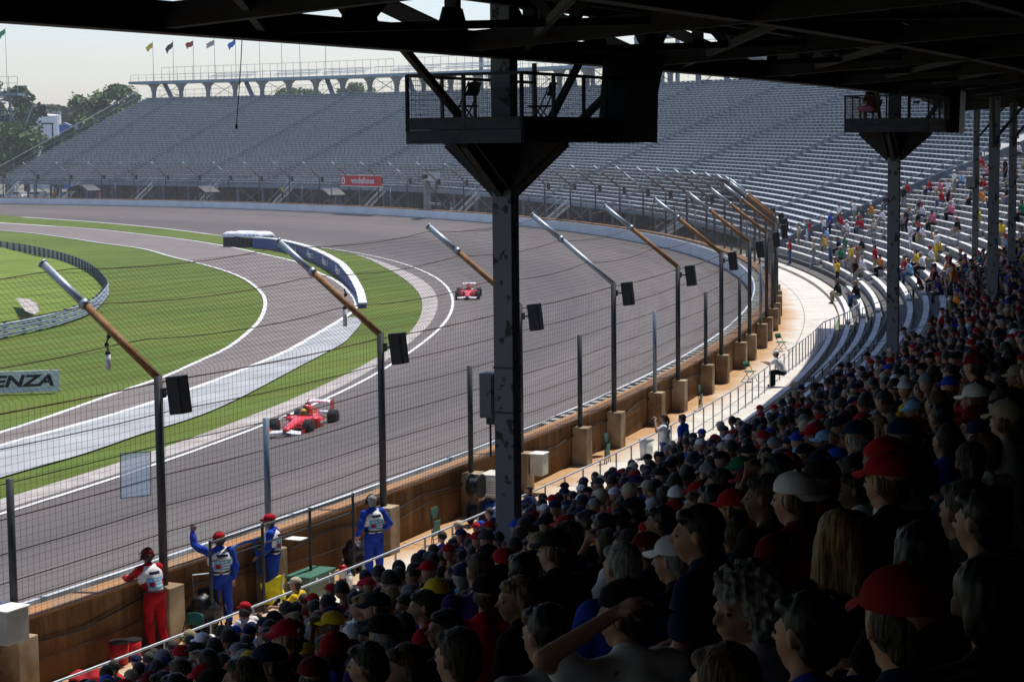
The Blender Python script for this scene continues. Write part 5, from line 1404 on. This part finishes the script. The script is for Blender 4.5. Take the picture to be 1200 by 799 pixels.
# loose cables on the wall face
e=empty('wall_cable',pol(1.23,-26,3.6),0,'dark loose cable draped along the outer wall face','cable'); 
pts=[pol(1.26,t,3.55-.18*abs(math.sin((t+30)*2.2))+.05*math.sin(t*7)) - e.location for t in [-30+.25*k for k in range(58)]]
MB().path(pts,.022,6).path([pol(1.26,t,3.35-.35*abs(math.sin((t+30)*1.3)))-e.location for t in [-28+.25*k for k in range(30)]],.012,6).build('cable_run','plastic_black',e)
# pale screen tied to the fence, hanging insulators
a=atD(142,584,47);c=atD(178,584,48.3); t0_=todr(a)[1];t1_=todr(c)[1]
e=empty('fence_screen',pol(1.22,t0_,4.6),0,'translucent pale screen tied to the fence left of the marshal with raised arm','screen')
A=pol(1.22,-26.65,0)-V(e.location.x,e.location.y,0); B=pol(1.22,-26.0,0)-V(e.location.x,e.location.y,0)
A=pol(1.22,todr(at(142,560,flat(4.9)))[1],0);
m,nt,b_=blank('screen_mesh',.8,.1); b_.inputs['Base Color'].default_value=(.8,.85,.9,1); b_.inputs['Alpha'].default_value=.55
tr_=nt.nodes.new('ShaderNodeBsdfTranslucent'); tr_.inputs[0].default_value=(.75,.8,.85,1); ad=nt.nodes.new('ShaderNodeAddShader'); mx=nt.nodes.new('ShaderNodeMixShader'); tp=nt.nodes.new('ShaderNodeBsdfTransparent'); mx.inputs[0].default_value=.5; nt.links.new(tp.outputs[0],mx.inputs[1]); nt.links.new(tr_.outputs[0],mx.inputs[2]); nt.links.new(mx.outputs[0],[q for q in nt.nodes if q.type=='OUTPUT_MATERIAL'][0].inputs[0]); MT['screen']=m
q0=at(142,584,flat(4.75));q1=at(178,576,flat(4.75))
th0=todr(at(142,584,flat(4.9)))[1]
def fence_hit(x,y):
    # point where the view ray meets the fence surface dr=1.25
    t=20.
    while t<90:
        P=atD(x,y,t)
        if todr(P)[0]<1.25: return P
        t+=.02
c4_=[fence_hit(142,584),fence_hit(177,580),fence_hit(177,529),fence_hit(142,531)]
b=MB(); 
def onf(P): d,t=todr(P); return pol(1.22,t,P.z)-e.location
b.add([onf(P) for P in c4_],[(0,1,2,3)]); o=b.build('screen_sheet','screen',e); md=o.modifiers.new('s','SOLIDIFY'); md.thickness=.01
b=MB(); q=[onf(P) for P in c4_]
for i in range(4): b.tube(q[i],q[(i+1)%4],.012,.012,6)
b.build('screen_frame','galv',e)
def insul(th,f_,L,lab):
    p=pol(1.4-A_*f_,th,8.06+B_*f_-.1); e=empty('hanging_insulator',p,0,lab,'insulator')
    MB().path([(0,0,0),(.03,0,-.15),(-.03,0,-.3),(.02,0,-.45)],.02,6).sphere((.03,0,-.15),.05,8,6).sphere((-.02,0,-.32),.05,8,6).sphere((0,0,-.5),.06,8,6).build('chain','plastic_black',e)
    MB().tube((0,0,-.52),(0,0,-.52-L),.055,.055,12).build('tube_weight','white',e,True)
def nearth(x,y,f_):
    return min([-29+.01*k for k in range(1500)],key=lambda t:(proj(pol(1.4-A_*f_,t,8.06+B_*f_))[0]-x)**2)
insul(nearth(126,395,.45),.45,.32,'white insulator hanging from the nearest inclined fence arm cable')
insul(nearth(403,370,.5),.5,.45,'white insulator hanging left of the second inclined fence arm')
# grey camera box on the tip of the third arm; tv camera on the far wall
th=TALL[6]+2.03*0
tip=[t for t in TALL if abs(proj(pol(1.4-A_,t,8.06+B_))[0]-522)<16]
th=tip[0] if tip else TALL[7]
p=pol(1.4-A_,th,8.06+B_); e=empty('fence_camera',p,rad(th),'small grey camera housing on the tip of the third inclined fence arm','camera')
MB().box((0,0,.42),(.22,.3,.5)).build('housing','greybox',e,bevel=.02); MB().tube((0,0,0),(0,0,.2),.03,.03,6).build('mount','steel',e); MB().path([(-.08,-.1,.2),(-.22,-.12,.0),(-.2,-.1,-.3),(.05,0,-.5)],.012,5).build('lead','plastic_black',e)
th=min([10+.05*k for k in range(700)],key=lambda t:abs(proj(pol(2.2,t,8))[0]-506)); p=pol(2.2,th,2.5); e=empty('broadcast_camera',p,rad(th)-PI/2,'white broadcast camera on a grey mast behind the far wall','camera')
MB().box((-1.8,0,3.6),(.7,.7,6.2)).box((0,0,2.1),(4.4,.4,.35)).build('mast','greybox',e); MB().box((.6,-.3,6.0),(2.2,1.6,1.3)).build('camera_body','white',e,bevel=.15); MB().box((.6,-.3,6.85),(2.8,2.0,.14)).build('sun_shade','plastic_black',e,bevel=.05); MB().tube((.6,-1.1,5.9),(.6,-1.7,5.9),.3,.36,14).build('lens','plastic_black',e); MB().path([(1.5,0,5.4),(1.6,0,4.4),(.8,0,3.8),(-.4,0,4.3),(-1.4,0,5.2)],.1,6).build('cable_loop','plastic_black',e)
# red banner with white lettering on the far fence
th=min([20+.05*k for k in range(900)],key=lambda t:abs(proj(pol(1.2,t,7))[0]-425)); Dp=pol(1.2,th,0)
u=(pol(1.2,th-1,0)-pol(1.2,th+1,0)).normalized(); nn=V(-u.y,u.x,0)
if nn.y>0: nn=-nn
zt_=atD(425,206,Dp.y).z; zb_=atD(425,218,Dp.y).z; wd=54/2300*Dp.y/abs(u.x); hb=zt_-zb_; ctr=V(Dp.x,Dp.y,(zt_+zb_)/2)+nn*.3
e=empty('sponsor_banner',ctr,0,'red sponsor banner with white lettering on the far catch fence','banner'); Mx=Matrix((u,nn,V(0,0,1))).transposed()
MB().box((0,0,0),(wd,.06,hb),Mx).build('banner_sheet','redboard',e); MB().box((0,.0,hb/2+.05),(wd+.2,.12,.1),Mx).box((0,0,-hb/2-.05),(wd+.2,.12,.1),Mx).build('frame','white',e)
text('lettering','vodafone',hb*.86,u*hb*.45+nn*.06+V(0,0,.02),u,(0,0,1),'white',e,.01,.02,sx=wd/(hb*5.6))
lg=MB(); lc=-u*(wd*.5-hb*.62)+nn*.06; pts=[(hb*.38*math.cos(2*PI*k/28),hb*.38*math.sin(2*PI*k/28)) for k in range(28)]; lg.prism(pts,lc,u,(0,0,1),nn*.03); lg.build('emblem_disc','white',e)
q=MB(); pts=[(hb*.17*math.cos(2*PI*k/20),-hb*.05+hb*.17*math.sin(2*PI*k/20)) for k in range(20)]; q.prism(pts,lc+nn*.025,u,(0,0,1),nn*.03); q.prism([(-hb*.16,0),(-hb*.08,hb*.2),(hb*.12,hb*.3),(0,hb*.08),(hb*.1,0)],lc+nn*.027,u,(0,0,1),nn*.03); q.build('emblem_mark','redboard',e)
# parked vehicles behind the far wall
def vehicle(x,th_off,lab,m,L=5.0):
    th=min([30+.05*k for k in range(600)],key=lambda t:abs(proj(pol(24,t,3))[0]-x)); p=pol(24,th,2.42); e=empty('parked_vehicle',p,rad(th)+PI/2+th_off,lab,'vehicle','vehicles parked behind the far wall')
    b=MB(); b.loft([[V(-L/2,y,z) for y,z in ((-.9,.5),(.9,.5),(.9,1.0),(-.9,1.0))],[V(-L/2+.2,y,z) for y,z in ((-.95,.3),(.95,.3),(.95,1.25),(-.95,1.25))],[V(L/2-.2,y,z) for y,z in ((-.95,.3),(.95,.3),(.95,1.15),(-.95,1.15))],[V(L/2,y,z) for y,z in ((-.9,.5),(.9,.5),(.9,.9),(-.9,.9))]]); b.build('body',m,e)
    MB().loft([[V(-L/2+.3,y,z) for y,z in ((-.9,1.26),(.9,1.26),(.8,1.9),(-.8,1.9))],[V(L/2-1.3,y,z) for y,z in ((-.9,1.26),(.9,1.26),(.8,1.9),(-.8,1.9))]]).build('cabin',m,e)
    MB().box((-.4,0,1.6),(L-2.6,1.83,.4)).build('window','glassy',e)
    for sx in(-1,1):
        for sy in(-1,1): w=MB(); w.tube((sx*L*.3,sy*.8,.36),(sx*L*.3,sy*1.0,.36),.36,.36,14); w.build('wheel','tyre',e)
vehicle(18,0,'white van behind the far wall, leftmost of the parked vehicles','white');vehicle(42,.1,'silver pickup behind the far wall left of the first access stair','alu');vehicle(78,-.05,'white vehicle behind the far wall just right of the first access stair','white');vehicle(290,.05,'dark vehicle in the shade under the bleachers','plastic_black');vehicle(395,0,'white vehicle under the bleachers left of the red banner','white')
def canopy(x,lab):
    th=min([30+.05*k for k in range(600)],key=lambda t:abs(proj(pol(4.5,t,3))[0]-x)); p=pol(4.5,th,2.42); e=empty('shelter',p,rad(th)+PI/2,lab,'shelter','arched shelters behind the far wall'); b=MB()
    n=12
    b.loft([[V(-3+6*k/n,y,2.6+1.0*math.sin(PI*k/n)+dz) for y,dz in((-1.5,0),(1.5,0),(1.5,.22),(-1.5,.22))] for k in range(n+1)]); b.build('arched_roof','steel',e)
    for sx in(-2.8,2.8):
        for sy in(-1.3,1.3): MB().tube((sx,sy,0),(sx,sy,2.7),.07,.07,6).build('leg','steel',e)
canopy(99,'arched grey shelter behind the far wall near the left stairs');canopy(237,'arched grey shelter behind the far wall in the middle left');canopy(384,'arched grey shelter behind the far wall beside the red banner')
# far marshals at the wall
def onth(x,dr,z): return min([10+.05*k for k in range(1000)],key=lambda t:abs(proj(pol(dr,t,z))[0]-x))
for x,sh,pa,lab in ((107,'royal blue','royal blue','far marshal in blue behind the white wall at the left'),(331,'yellow','black','far person in yellow standing above the wall by the access stair'),(529,'teal','white','far person in teal top partly behind the nearest column bracket'),(63,'orange','black','far person in orange vest behind the wall at left'),(117,'pink','beige','far person in pale pink top above the blue marshal')):
    th=onth(x,2.6,4); person(pr_st,pol(2.6,th,3.2 if sh!='yellow' else 4.6),inward(th),lab,0,'short','dark',None,shirt=sh,pants=pa,scale=1.1)
# ================================================================ spectators on the sunny benches
SUN=[(949,283,'C','teal','white','light blue','capback',0),(958,281,'S','red','denim',None,0,0),(967,281,'C','white','denim','white',0,0),(973,276,'S','royal blue','navy','light blue',0,0),(989,263,'S','white','black',None,0,0),(1001,262,'C','white','khaki',None,0,0),(1011,262,'T','dark grey','denim',None,0,0),(1006,277,'T','red','denim','red',0,0),(998,277,'T','white','grey','white',0,0),(1027,278,'T','beige','grey','beige',0,0),(1035,266,'T','white','grey',None,0,0),
 (931,307,'S','red','denim','maroon',0,0),(974,308,'C','grey','denim',None,0,0),(986,336,'C','yellow','black',None,0,0),(1010,322,'B','','khaki','red',0,1),(1006,316,'S','yellow','khaki',None,0,0),(1031,320,'H','red','khaki',None,0,0),(1076,290,'S','white','white','white',0,1),(1110,302,'C','white','yellow','beige',0,0),(1067,232,'T','red','denim',None,0,0),(1092,229,'T','red','navy',None,0,0),(1117,229,'S','white','khaki','white',0,1),(1108,229,'T','pink','khaki',None,0,0),(1121,236,'S','white','black',None,0,0),(1106,243,'T','red','denim','red',0,0),(1130,221,'T','light blue','denim',None,0,0),(1148,217,'T','orange','khaki',None,0,0),(1157,201,'T','red','khaki',None,0,0),(1162,212,'T','pink','navy',None,0,0),(1158,241,'T','orange','khaki','white',0,0),(1162,228,'T','red','grey',None,0,0),(1192,188,'T','white','black','black',0,0),(1185,207,'T','beige','grey',None,0,0),(1066,266,'T','grey','khaki',None,0,0),(1079,262,'T','white','denim','red',0,0),(1080,318,'T','yellow','black',None,0,0),(1100,305,'T','yellow','denim','yellow',0,0),(1096,341,'T','red','black',None,0,0),(1133,352,'S','orange','black','maroon',0,0),(1060,328,'T','red','denim',None,0,0),(1068,331,'T','light blue','denim',None,0,0),(1147,232,'T','maroon','denim',None,0,0),(1172,243,'T','white','navy',None,0,0),(1190,240,'T','red','denim',None,0,0)]
pr_k=proto('sit_knees',False,rad(20),.013); hairs(pr_k,['short','long','cap','capback','pony'])
posw={'C':'raising a camera','S':'standing','T':'seated','B':'standing','H':'standing in shorts'}
used=set(); kk=0; sunpos=[]; SHC0=['red','red','white','white','light blue','yellow','navy','grey','orange','black','pink','beige','green']
for (x,y,k,sh,pa,cp,cb_,sk) in SUN:
    p=at(x,y,lambda d:zstand(d)+.1); dr,th=todr(p); i=max(0,round((dr-5.4)/.8)); z=zrow(i)
    pr={'C':pr_sc,'S':pr_st,'T':pr_k,'B':pr_bare,'H':pr_sh}[k]
    hd_='in a %s cap'%cp if cp else 'bare-headed'
    lab='spectator %s %s, %s %s bottoms, %s sunny row'%(posw[k],hd_,(sh+' top,') if sh else 'no shirt,',pa,ordw[i]); 
    if lab in used: lab=lab.replace('sunny row','sunny row, right-hand one')
    used.add(lab); sunpos.append((i,th))
    pp=pol(drow(i),th,z) if k=='T' else pol(drow(i)-.28,th,z)
    person(pr,pp,inward(th,random.uniform(-25,25)),lab,sk if sk<3 else 0,'short',random.choice(['dark','brown','blond','dark']),cp,cb_=='capback',sh or None,pa,scale=1.16,group='spectators on the sunny benches')
rs_=random.Random(5); nx_=0; seen=[(i,t) for i,t in sunpos]
while nx_<46:
    i=rs_.randrange(0,25); th=rs_.uniform(-8.6,3.6)
    if th>-5.5 and i<2: continue
    if any(i==a and abs(th-b)<.2 for a,b in seen): continue
    hp_=proj(pol(drow(i),th,zrow(i)+1.2))
    if hp_[0]>1210 or hp_[1]<100: continue
    sh=rs_.choice(SHC0); h=rs_.choice(['red','white','navy',None,None,'black','beige']); st_=rs_.random()<.25; pa=rs_.choice(['denim','khaki','black','grey'])
    lab='spectator %s %s, %s top, %s bottoms, %s sunny row'%('standing' if st_ else 'seated','in a %s cap'%h if h else 'with no hat',sh,pa,ordw[i])
    if lab in used: continue
    used.add(lab); seen.append((i,th)); nx_+=1
    person(pr_st if st_ else pr_k,pol(drow(i)-(.28 if st_ else 0),th,zrow(i)),inward(th,rs_.uniform(-40,40)),lab,rs_.choice([0,0,1]),'short',rs_.choice(['dark','brown','blond','grey']),h,False,sh,pa,scale=rs_.uniform(1.06,1.2),group='spectators on the sunny benches')
# ================================================================ the shaded crowd
pr_a=pr_l; pr_b=proto('sit_lean',False,rad(25),.013); hairs(pr_b,['short','long','cap','capback','pony','curly'])
pr_c=proto('sit_cam',False,rad(5),.013); hairs(pr_c,['short','long','cap','capback','pony'])
pr_d=proto('sit_cross',True,rad(-25),.013); hairs(pr_d,['short','long','cap','capback','pony'])
pr_e=proto('sit_lap',True,rad(45),.013); hairs(pr_e,['short','long','cap','capback','pony','curly'])
prs=[pr_a,pr_a,pr_b,pr_b,pr_k,pr_k,pr_d,pr_e,pr_c]
HEADS=[('cap',c) for c in('light blue','white','grey','red','red','white','navy','black','royal blue','grey','khaki','maroon','beige','green','yellow')]+[('capback',c) for c in('red','white','black','navy')]+[('short','dark'),('short','brown'),('short','grey'),('short','black'),('short','dark'),('short','brown'),('short','black'),('short','dark'),('short','brown'),('cap','black'),('cap','navy'),('short','blond'),('long','dark'),('long','brown'),('long','blond'),('pony','brown'),('pony','dark'),('pony','blond')]
SHC=['red','white','navy','black','grey','royal blue','dark grey','maroon','green','light blue','beige','yellow','red','white','denim','teal','orange','purple','khaki','black','dark grey','navy','black','maroon']
def headdesc(h):
    k,c=h
    return {'cap':c+' cap','capback':'backward %s cap'%c,'short':'short %s hair'%c,'long':'long %s hair'%c,'pony':c+' ponytail','curly':'curly %s hair'%c}[k]
def zone(x): return 'left of the nearest column' if x<594 else ('between the platform columns' if x<1046 else 'right of the platform columns')
GRP='spectators seated under the roof'
def spect(pr,pos_,rz,h,sh,lab,sk,pants='denim',sc=1.05,ey=False):
    k,c=h
    if k in('cap','capback'): return person(pr,pos_,rz,lab,sk,'short',random.choice(['dark','brown','grey']),c,k=='capback',sh,pants,scale=sc,group=GRP,lit_parts=False,eyes=ey)
    return person(pr,pos_,rz,lab,sk,k,c,None,False,sh,pants,scale=sc,group=GRP,lit_parts=False,eyes=ey)
# large people close to the camera (x, y of the head, prototype, head, shirt, label)
pr_h=proto('sit_head',False,rad(30),.0105); hairs(pr_h,['short','capback','cap'])
pr_curl=proto('sit_lap',True,rad(55),.0105); hairs(pr_curl,['curly','short','long'])
pr_big=proto('sit_lap',False,rad(-5),.0105); hairs(pr_big,['cap','short','long'])
def headat(x,y,hz=1.28,t0=2.2):
    t=t0
    while t<60:
        P=atD(x,y,t); dr,_=todr(P)
        if P.z<=zstand(dr)+.05+hz: return P
        t+=.02
MAN=[(1078,716,4.7,pr_big,('cap','shaded red'),'navy','person in a large red cap close to the camera at the lower right',0),
 (897,700,6.7,pr_curl,('curly','grey'),'white','person with curly grey hair and white top near the bottom centre right',0),
 (748,712,7.6,pr_h,('capback','black'),'white','person in white shirt with one hand on the back of the head',0),
 (545,762,8.5,pr_a,('short','dark'),'dark grey','dark-haired person at the bottom edge, below the blond hair',0),
 (618,694,11.5,pr_e,('long','blond'),'black','person with long blond hair left of the grey-haired person in blue',0),
 (735,658,10.2,pr_a,('short','grey'),'royal blue','grey-haired person in royal blue shirt above the hand-on-head person',0),
 (943,577,9.8,pr_a,('capback','white'),'maroon','person in a backward white cap against the darkest part of the crowd',0),
 (988,622,8.3,pr_d,('long','blond'),'black','person with streaked blond hair below the backward white cap',0),
 (348,742,14,pr_a,('cap','red'),'maroon','person in red cap printed with small white letters, bottom left of centre',0),
 (487,775,10.5,pr_e,('long','brown'),'black','person with long brown hair at the bottom edge left of centre',0),
 (862,795,5.6,pr_a,('short','brown'),'black','brown-haired head cut off by the bottom edge of the picture',0),
 (1165,690,5.4,pr_d,('short','black'),'black','person in dark top with black hair at the lower right corner',2),
 (1187,488,12,pr_a,('cap','khaki'),'grey','person in khaki cap cut by the right edge',0),
 (803,648,11,pr_big,('cap','white'),'black','person in white cap above the curly grey hair',0),
 (990,745,5.9,pr_b,('short','black'),'royal blue','person in bright royal blue shirt hunched beside the large red cap',0),
 (660,742,8.0,pr_k,('short','black'),'grey','black-haired person in grey shirt between the bottom blond and the raised arm',0),
 (835,615,8.9,pr_a,('short','black'),'navy','black-haired person in navy just left of the backward white cap',0),
 (1065,560,9.0,pr_k,('cap','red'),'black','person in red cap and black shirt right of the backward white cap',0),
 (1085,640,7.2,pr_d,('long','black'),'black','person with long black hair behind the large red cap',0),
 (1140,590,8.0,pr_a,('short','dark'),'dark grey','dark-haired person in dark grey shirt above the lower right corner',1),
 (1190,610,7.4,pr_b,('short','black'),'navy','black-haired person in navy cut by the right edge',0)]
taken=[]
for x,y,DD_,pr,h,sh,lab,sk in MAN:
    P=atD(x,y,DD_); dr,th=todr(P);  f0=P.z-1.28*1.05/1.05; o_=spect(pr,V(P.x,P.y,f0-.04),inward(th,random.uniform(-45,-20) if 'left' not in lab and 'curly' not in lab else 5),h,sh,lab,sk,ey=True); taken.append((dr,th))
    if 'letters' in lab:
        hh=pr['J']['head']; me=text_mesh('POLO',.045,.001,.0008); me.transform(Matrix.Translation(hh+V(0,-.117,.085))@Euler((rad(75),0,0)).to_matrix().to_4x4()); me.materials.clear(); me.materials.append(MT['white']); t=bpy.data.objects.new('lettering',me); col.objects.link(t); t.parent=o_
# standing person in maroon on the right
P=atD(1148,425,19); dr,th=todr(P); person(pr_st,V(P.x,P.y,P.z-1.78),inward(th,-10),'tall standing person in maroon shirt and cap at the right, above seated rows',0,'short','dark','maroon',False,'maroon','khaki',scale=1.08,group=GRP); taken.append((dr,th))
rc=random.Random(11); cand=[]
def imin(th): return interp([(-40,0),(-24,0),(-22.5,1.2),(-21,4),(-19,6),(-16,7),(-13,7),(-10,6),(-9,4)],th)
for i in range(-1,27):
    d=drow(i); st=math.degrees(.56/(R+d)); th=-32.3+rc.random()*st
    while th<-8.9:
        near_ais=min(abs(th-a) for a in AIS)<.16
        pr_=.9 if i>=imin(th)+(1 if th>-23.5 else -2) else (.35 if i>=imin(th)-.5 else .0)
        if th>-13 and i<12: pr_*=.7
        if not near_ais and rc.random()<pr_:
            p=pol(d,th+rc.uniform(-.03,.03),zrow(i)); hp_=proj(p+V(0,0,1.3)); D=p.y
            if D>9.6 and not (i<=1 and -25.9<th<-24.3) and -25<hp_[0]<1225 and 150<hp_[1]<830 and all(abs(d-a)>.55 or abs(th-b)*4.8>.6 for a,b in taken) and all((p-Vector((c.x,c.y,p.z))).length>.42 for c in (P1,P2,P3,P5)):
                cand.append((p.length_squared if False else (p-V(0,0,CZ)).length,i,th,p,hp_[0]))
        th+=st
cand.sort(key=lambda c:c[0])
used=set(); NIND=215

for D,i,th,p,x in cand[:NIND]:
    pr=rc.choice(prs)
    for _ in range(400):
        h=rc.choice(HEADS if D>17 else [q for q in HEADS if q[1] in('red','black','navy','dark','brown','maroon')]); sh=rc.choice(SHC if D>18 else ['black','navy','dark grey','maroon','white','royal blue','grey','light blue','red','white','green','purple','black']); key=(headdesc(h),sh,i)
        if key not in used and (h[0] in pr): break
    used.add(key)
    lab='spectator with %s, %s shirt, %s row up, %s'%(headdesc(h),sh,ordw[i+1],zone(x))
    o_=spect(pr,p,inward(th,rc.uniform(-60,25)),h,sh,lab,rc.choice([0,0,0,1,2]),rc.choice(['denim','khaki','black','grey']),rc.uniform(.9,1.13),D<15); o_.rotation_euler.x=rc.uniform(-.05,.09); o_.rotation_euler.y=rc.uniform(-.06,.06)
# everybody farther away as one mass
names=['skin','hair']+sorted(set(SHC)); CM=[SK[0],HC['dark']]+[CC[n] for n in names[2:]]; idx={n:i for i,n in enumerate(names)}
cb=MB()
for D,i,th,p,x in cand[NIND:]:
    rz=inward(th,rc.uniform(-60,40)); Mz=Matrix.Rotation(rz,3,'Z')@Matrix.Rotation(rc.uniform(-.1,.1),3,'Y'); s=rc.uniform(.9,1.16); lean=rc.uniform(0,.2)
    def T(x,y,z): return p+Mz@V(x*s,y*s,z*s)
    sh=idx[rc.choice(SHC)]
    secs=[]
    for z,wx,wy,yo in((.42,.17,.14,-.02),(.62,.15,.115,.01),(.85,.175,.12,lean*.6),(1.0,.2,.105,lean*.85),(1.06,.15,.08,lean),(1.1,.06,.055,lean)):
        secs.append([T(wx*math.cos(2*PI*k/10),yo+wy*math.sin(2*PI*k/10),z) for k in range(10)])
    cb.loft(secs,sh); cb.tube(T(0,lean,1.08),T(0,lean+.02,1.17),.05,.05,6,False,0)
    for sx in(-1,1):
        cb.tube(T(sx*.19,lean*.85,1.0),T(sx*.25,lean+.04,.76),.052,.042,6,True,sh); cb.tube(T(sx*.25,lean+.04,.76),T(sx*.1,lean+.25,.7),.038,.03,6,True,0); cb.tube(T(sx*.1,0,.52),T(sx*.13,.43,.52),.085,.06,6,True,rc.choice([1,idx['denim'],idx['khaki'],idx['black']])); cb.tube(T(sx*.13,.43,.52),T(sx*.13,.42,.05),.055,.045,6,True,rc.choice([0,1]))
    hcn=T(0,lean+.04,1.28); cb.sphere(hcn,.1*s,9,7,0,(.88,1.0,1.18))
    if rc.random()<.45:
        cm=idx[rc.choice(['red','red','white','navy','black','royal blue','grey','maroon','beige','khaki','black','navy','dark grey'])]
        cb.sphere(hcn+V(0,0,.035),.107*s,10,4,cm,(1,1.06,.95),0); a=T(0,lean+.04,1.31); cb.loft([[T(x_*.85,lean+.1+yo,1.315-dz) for x_,yo,dz in((-.08,0,0),(.08,0,0),(.06,.09,.015),(-.06,.09,.015))],[T(x_*.85,lean+.1+yo,1.325-dz) for x_,yo,dz in((-.08,0,0),(.08,0,0),(.06,.09,.015),(-.06,.09,.015))]],cm)
    else:
        cb.sphere(hcn-Mz@V(0,.02,-.02),.108*s,9,6,1,(.95,.95,1.12),-.3)
o=cb.build('distant_crowd',CM,None,True); tag(o,'mass of small distant spectators filling the shaded rows at right','crowd',kind='stuff')
# ================================================================ camera, light, air
cam=bpy.data.cameras.new('camera'); co=bpy.data.objects.new('scene_camera',cam); col.objects.link(co); sc.camera=co
cam.sensor_width=36; cam.lens=F/1200*36; cam.clip_start=.1; cam.clip_end=8000
co.location=(0,0,CZ)
fw=V(0,math.cos(PITCH),-math.sin(PITCH)); up0=V(0,math.sin(PITCH),math.cos(PITCH)); rt0=V(1,0,0)
# picture up = u0 rotated; content up leans left by ROLL
rt=rt0*math.cos(ROLL)+up0*-math.sin(ROLL)*-1*-1 if False else rt0*math.cos(ROLL)-up0*math.sin(ROLL)
up=rt0*math.sin(ROLL)+up0*math.cos(ROLL)
co.rotation_euler=Matrix((rt,up,-fw)).transposed().to_euler()
EL=rad(66); sd=V(.535*math.cos(EL),.845*math.cos(EL),math.sin(EL)).normalized()
sun=bpy.data.lights.new('sun','SUN'); sun.energy=5.0; sun.angle=rad(.53); sun.color=(1,.95,.87); so=bpy.data.objects.new('sun',sun); col.objects.link(so); so.rotation_euler=sd.to_track_quat('Z','Y').to_euler()
w=bpy.data.worlds.new('World'); sc.world=w; w.use_nodes=True; nt=w.node_tree; bg=nt.nodes['Background']; sk=nt.nodes.new('ShaderNodeTexSky'); sk.sky_type='NISHITA'; sk.sun_disc=False
sk.sun_elevation=EL; sk.sun_rotation=math.atan2(sd.x,sd.y); sk.air_density=1.1; sk.dust_density=.8; sk.ozone_density=1.5
tn=nt.nodes.new('ShaderNodeMix'); tn.data_type='RGBA'; tn.blend_type='MULTIPLY'; tn.inputs[0].default_value=1; tn.inputs[7].default_value=(1.04,1.03,1.17,1)
nt.links.new(sk.outputs[0],tn.inputs[6]); nt.links.new(tn.outputs[2],bg.inputs[0]); bg.inputs[1].default_value=.128
sc.view_settings.view_transform='Standard'; sc.view_settings.look='None'; sc.view_settings.exposure=.08; sc.view_settings.gamma=1
sc.cycles.max_bounces=6; sc.cycles.transparent_max_bounces=12; sc.cycles.use_denoising=True

HAZE=.00022
# hazy summer air
me=bpy.data.meshes.new('haze'); hb_=MB(); hb_.box((0,1400,24),(5200,5600,50)); hz=hb_.mesh('haze'); ho=bpy.data.objects.new('haze',hz); col.objects.link(ho); tag(ho,kind='stuff')
hm=bpy.data.materials.new('haze_air'); hm.use_nodes=True; nt=hm.node_tree; nt.nodes.remove(nt.nodes['Principled BSDF']); pv=nt.nodes.new('ShaderNodeVolumePrincipled'); pv.inputs['Color'].default_value=(.92,.95,1,1); pv.inputs['Density'].default_value=HAZE; pv.inputs['Anisotropy'].default_value=.3
nt.links.new(pv.outputs[0],[n for n in nt.nodes if n.type=='OUTPUT_MATERIAL'][0].inputs['Volume']); hz.materials.append(hm)
sc.cycles.volume_bounces=0

for o_ in bpy.data.objects:
    l=o_.get('label')
    if l and (len(l.split())>16 or len(l.split())<4): print('LABEL LENGTH',o_.name,l)
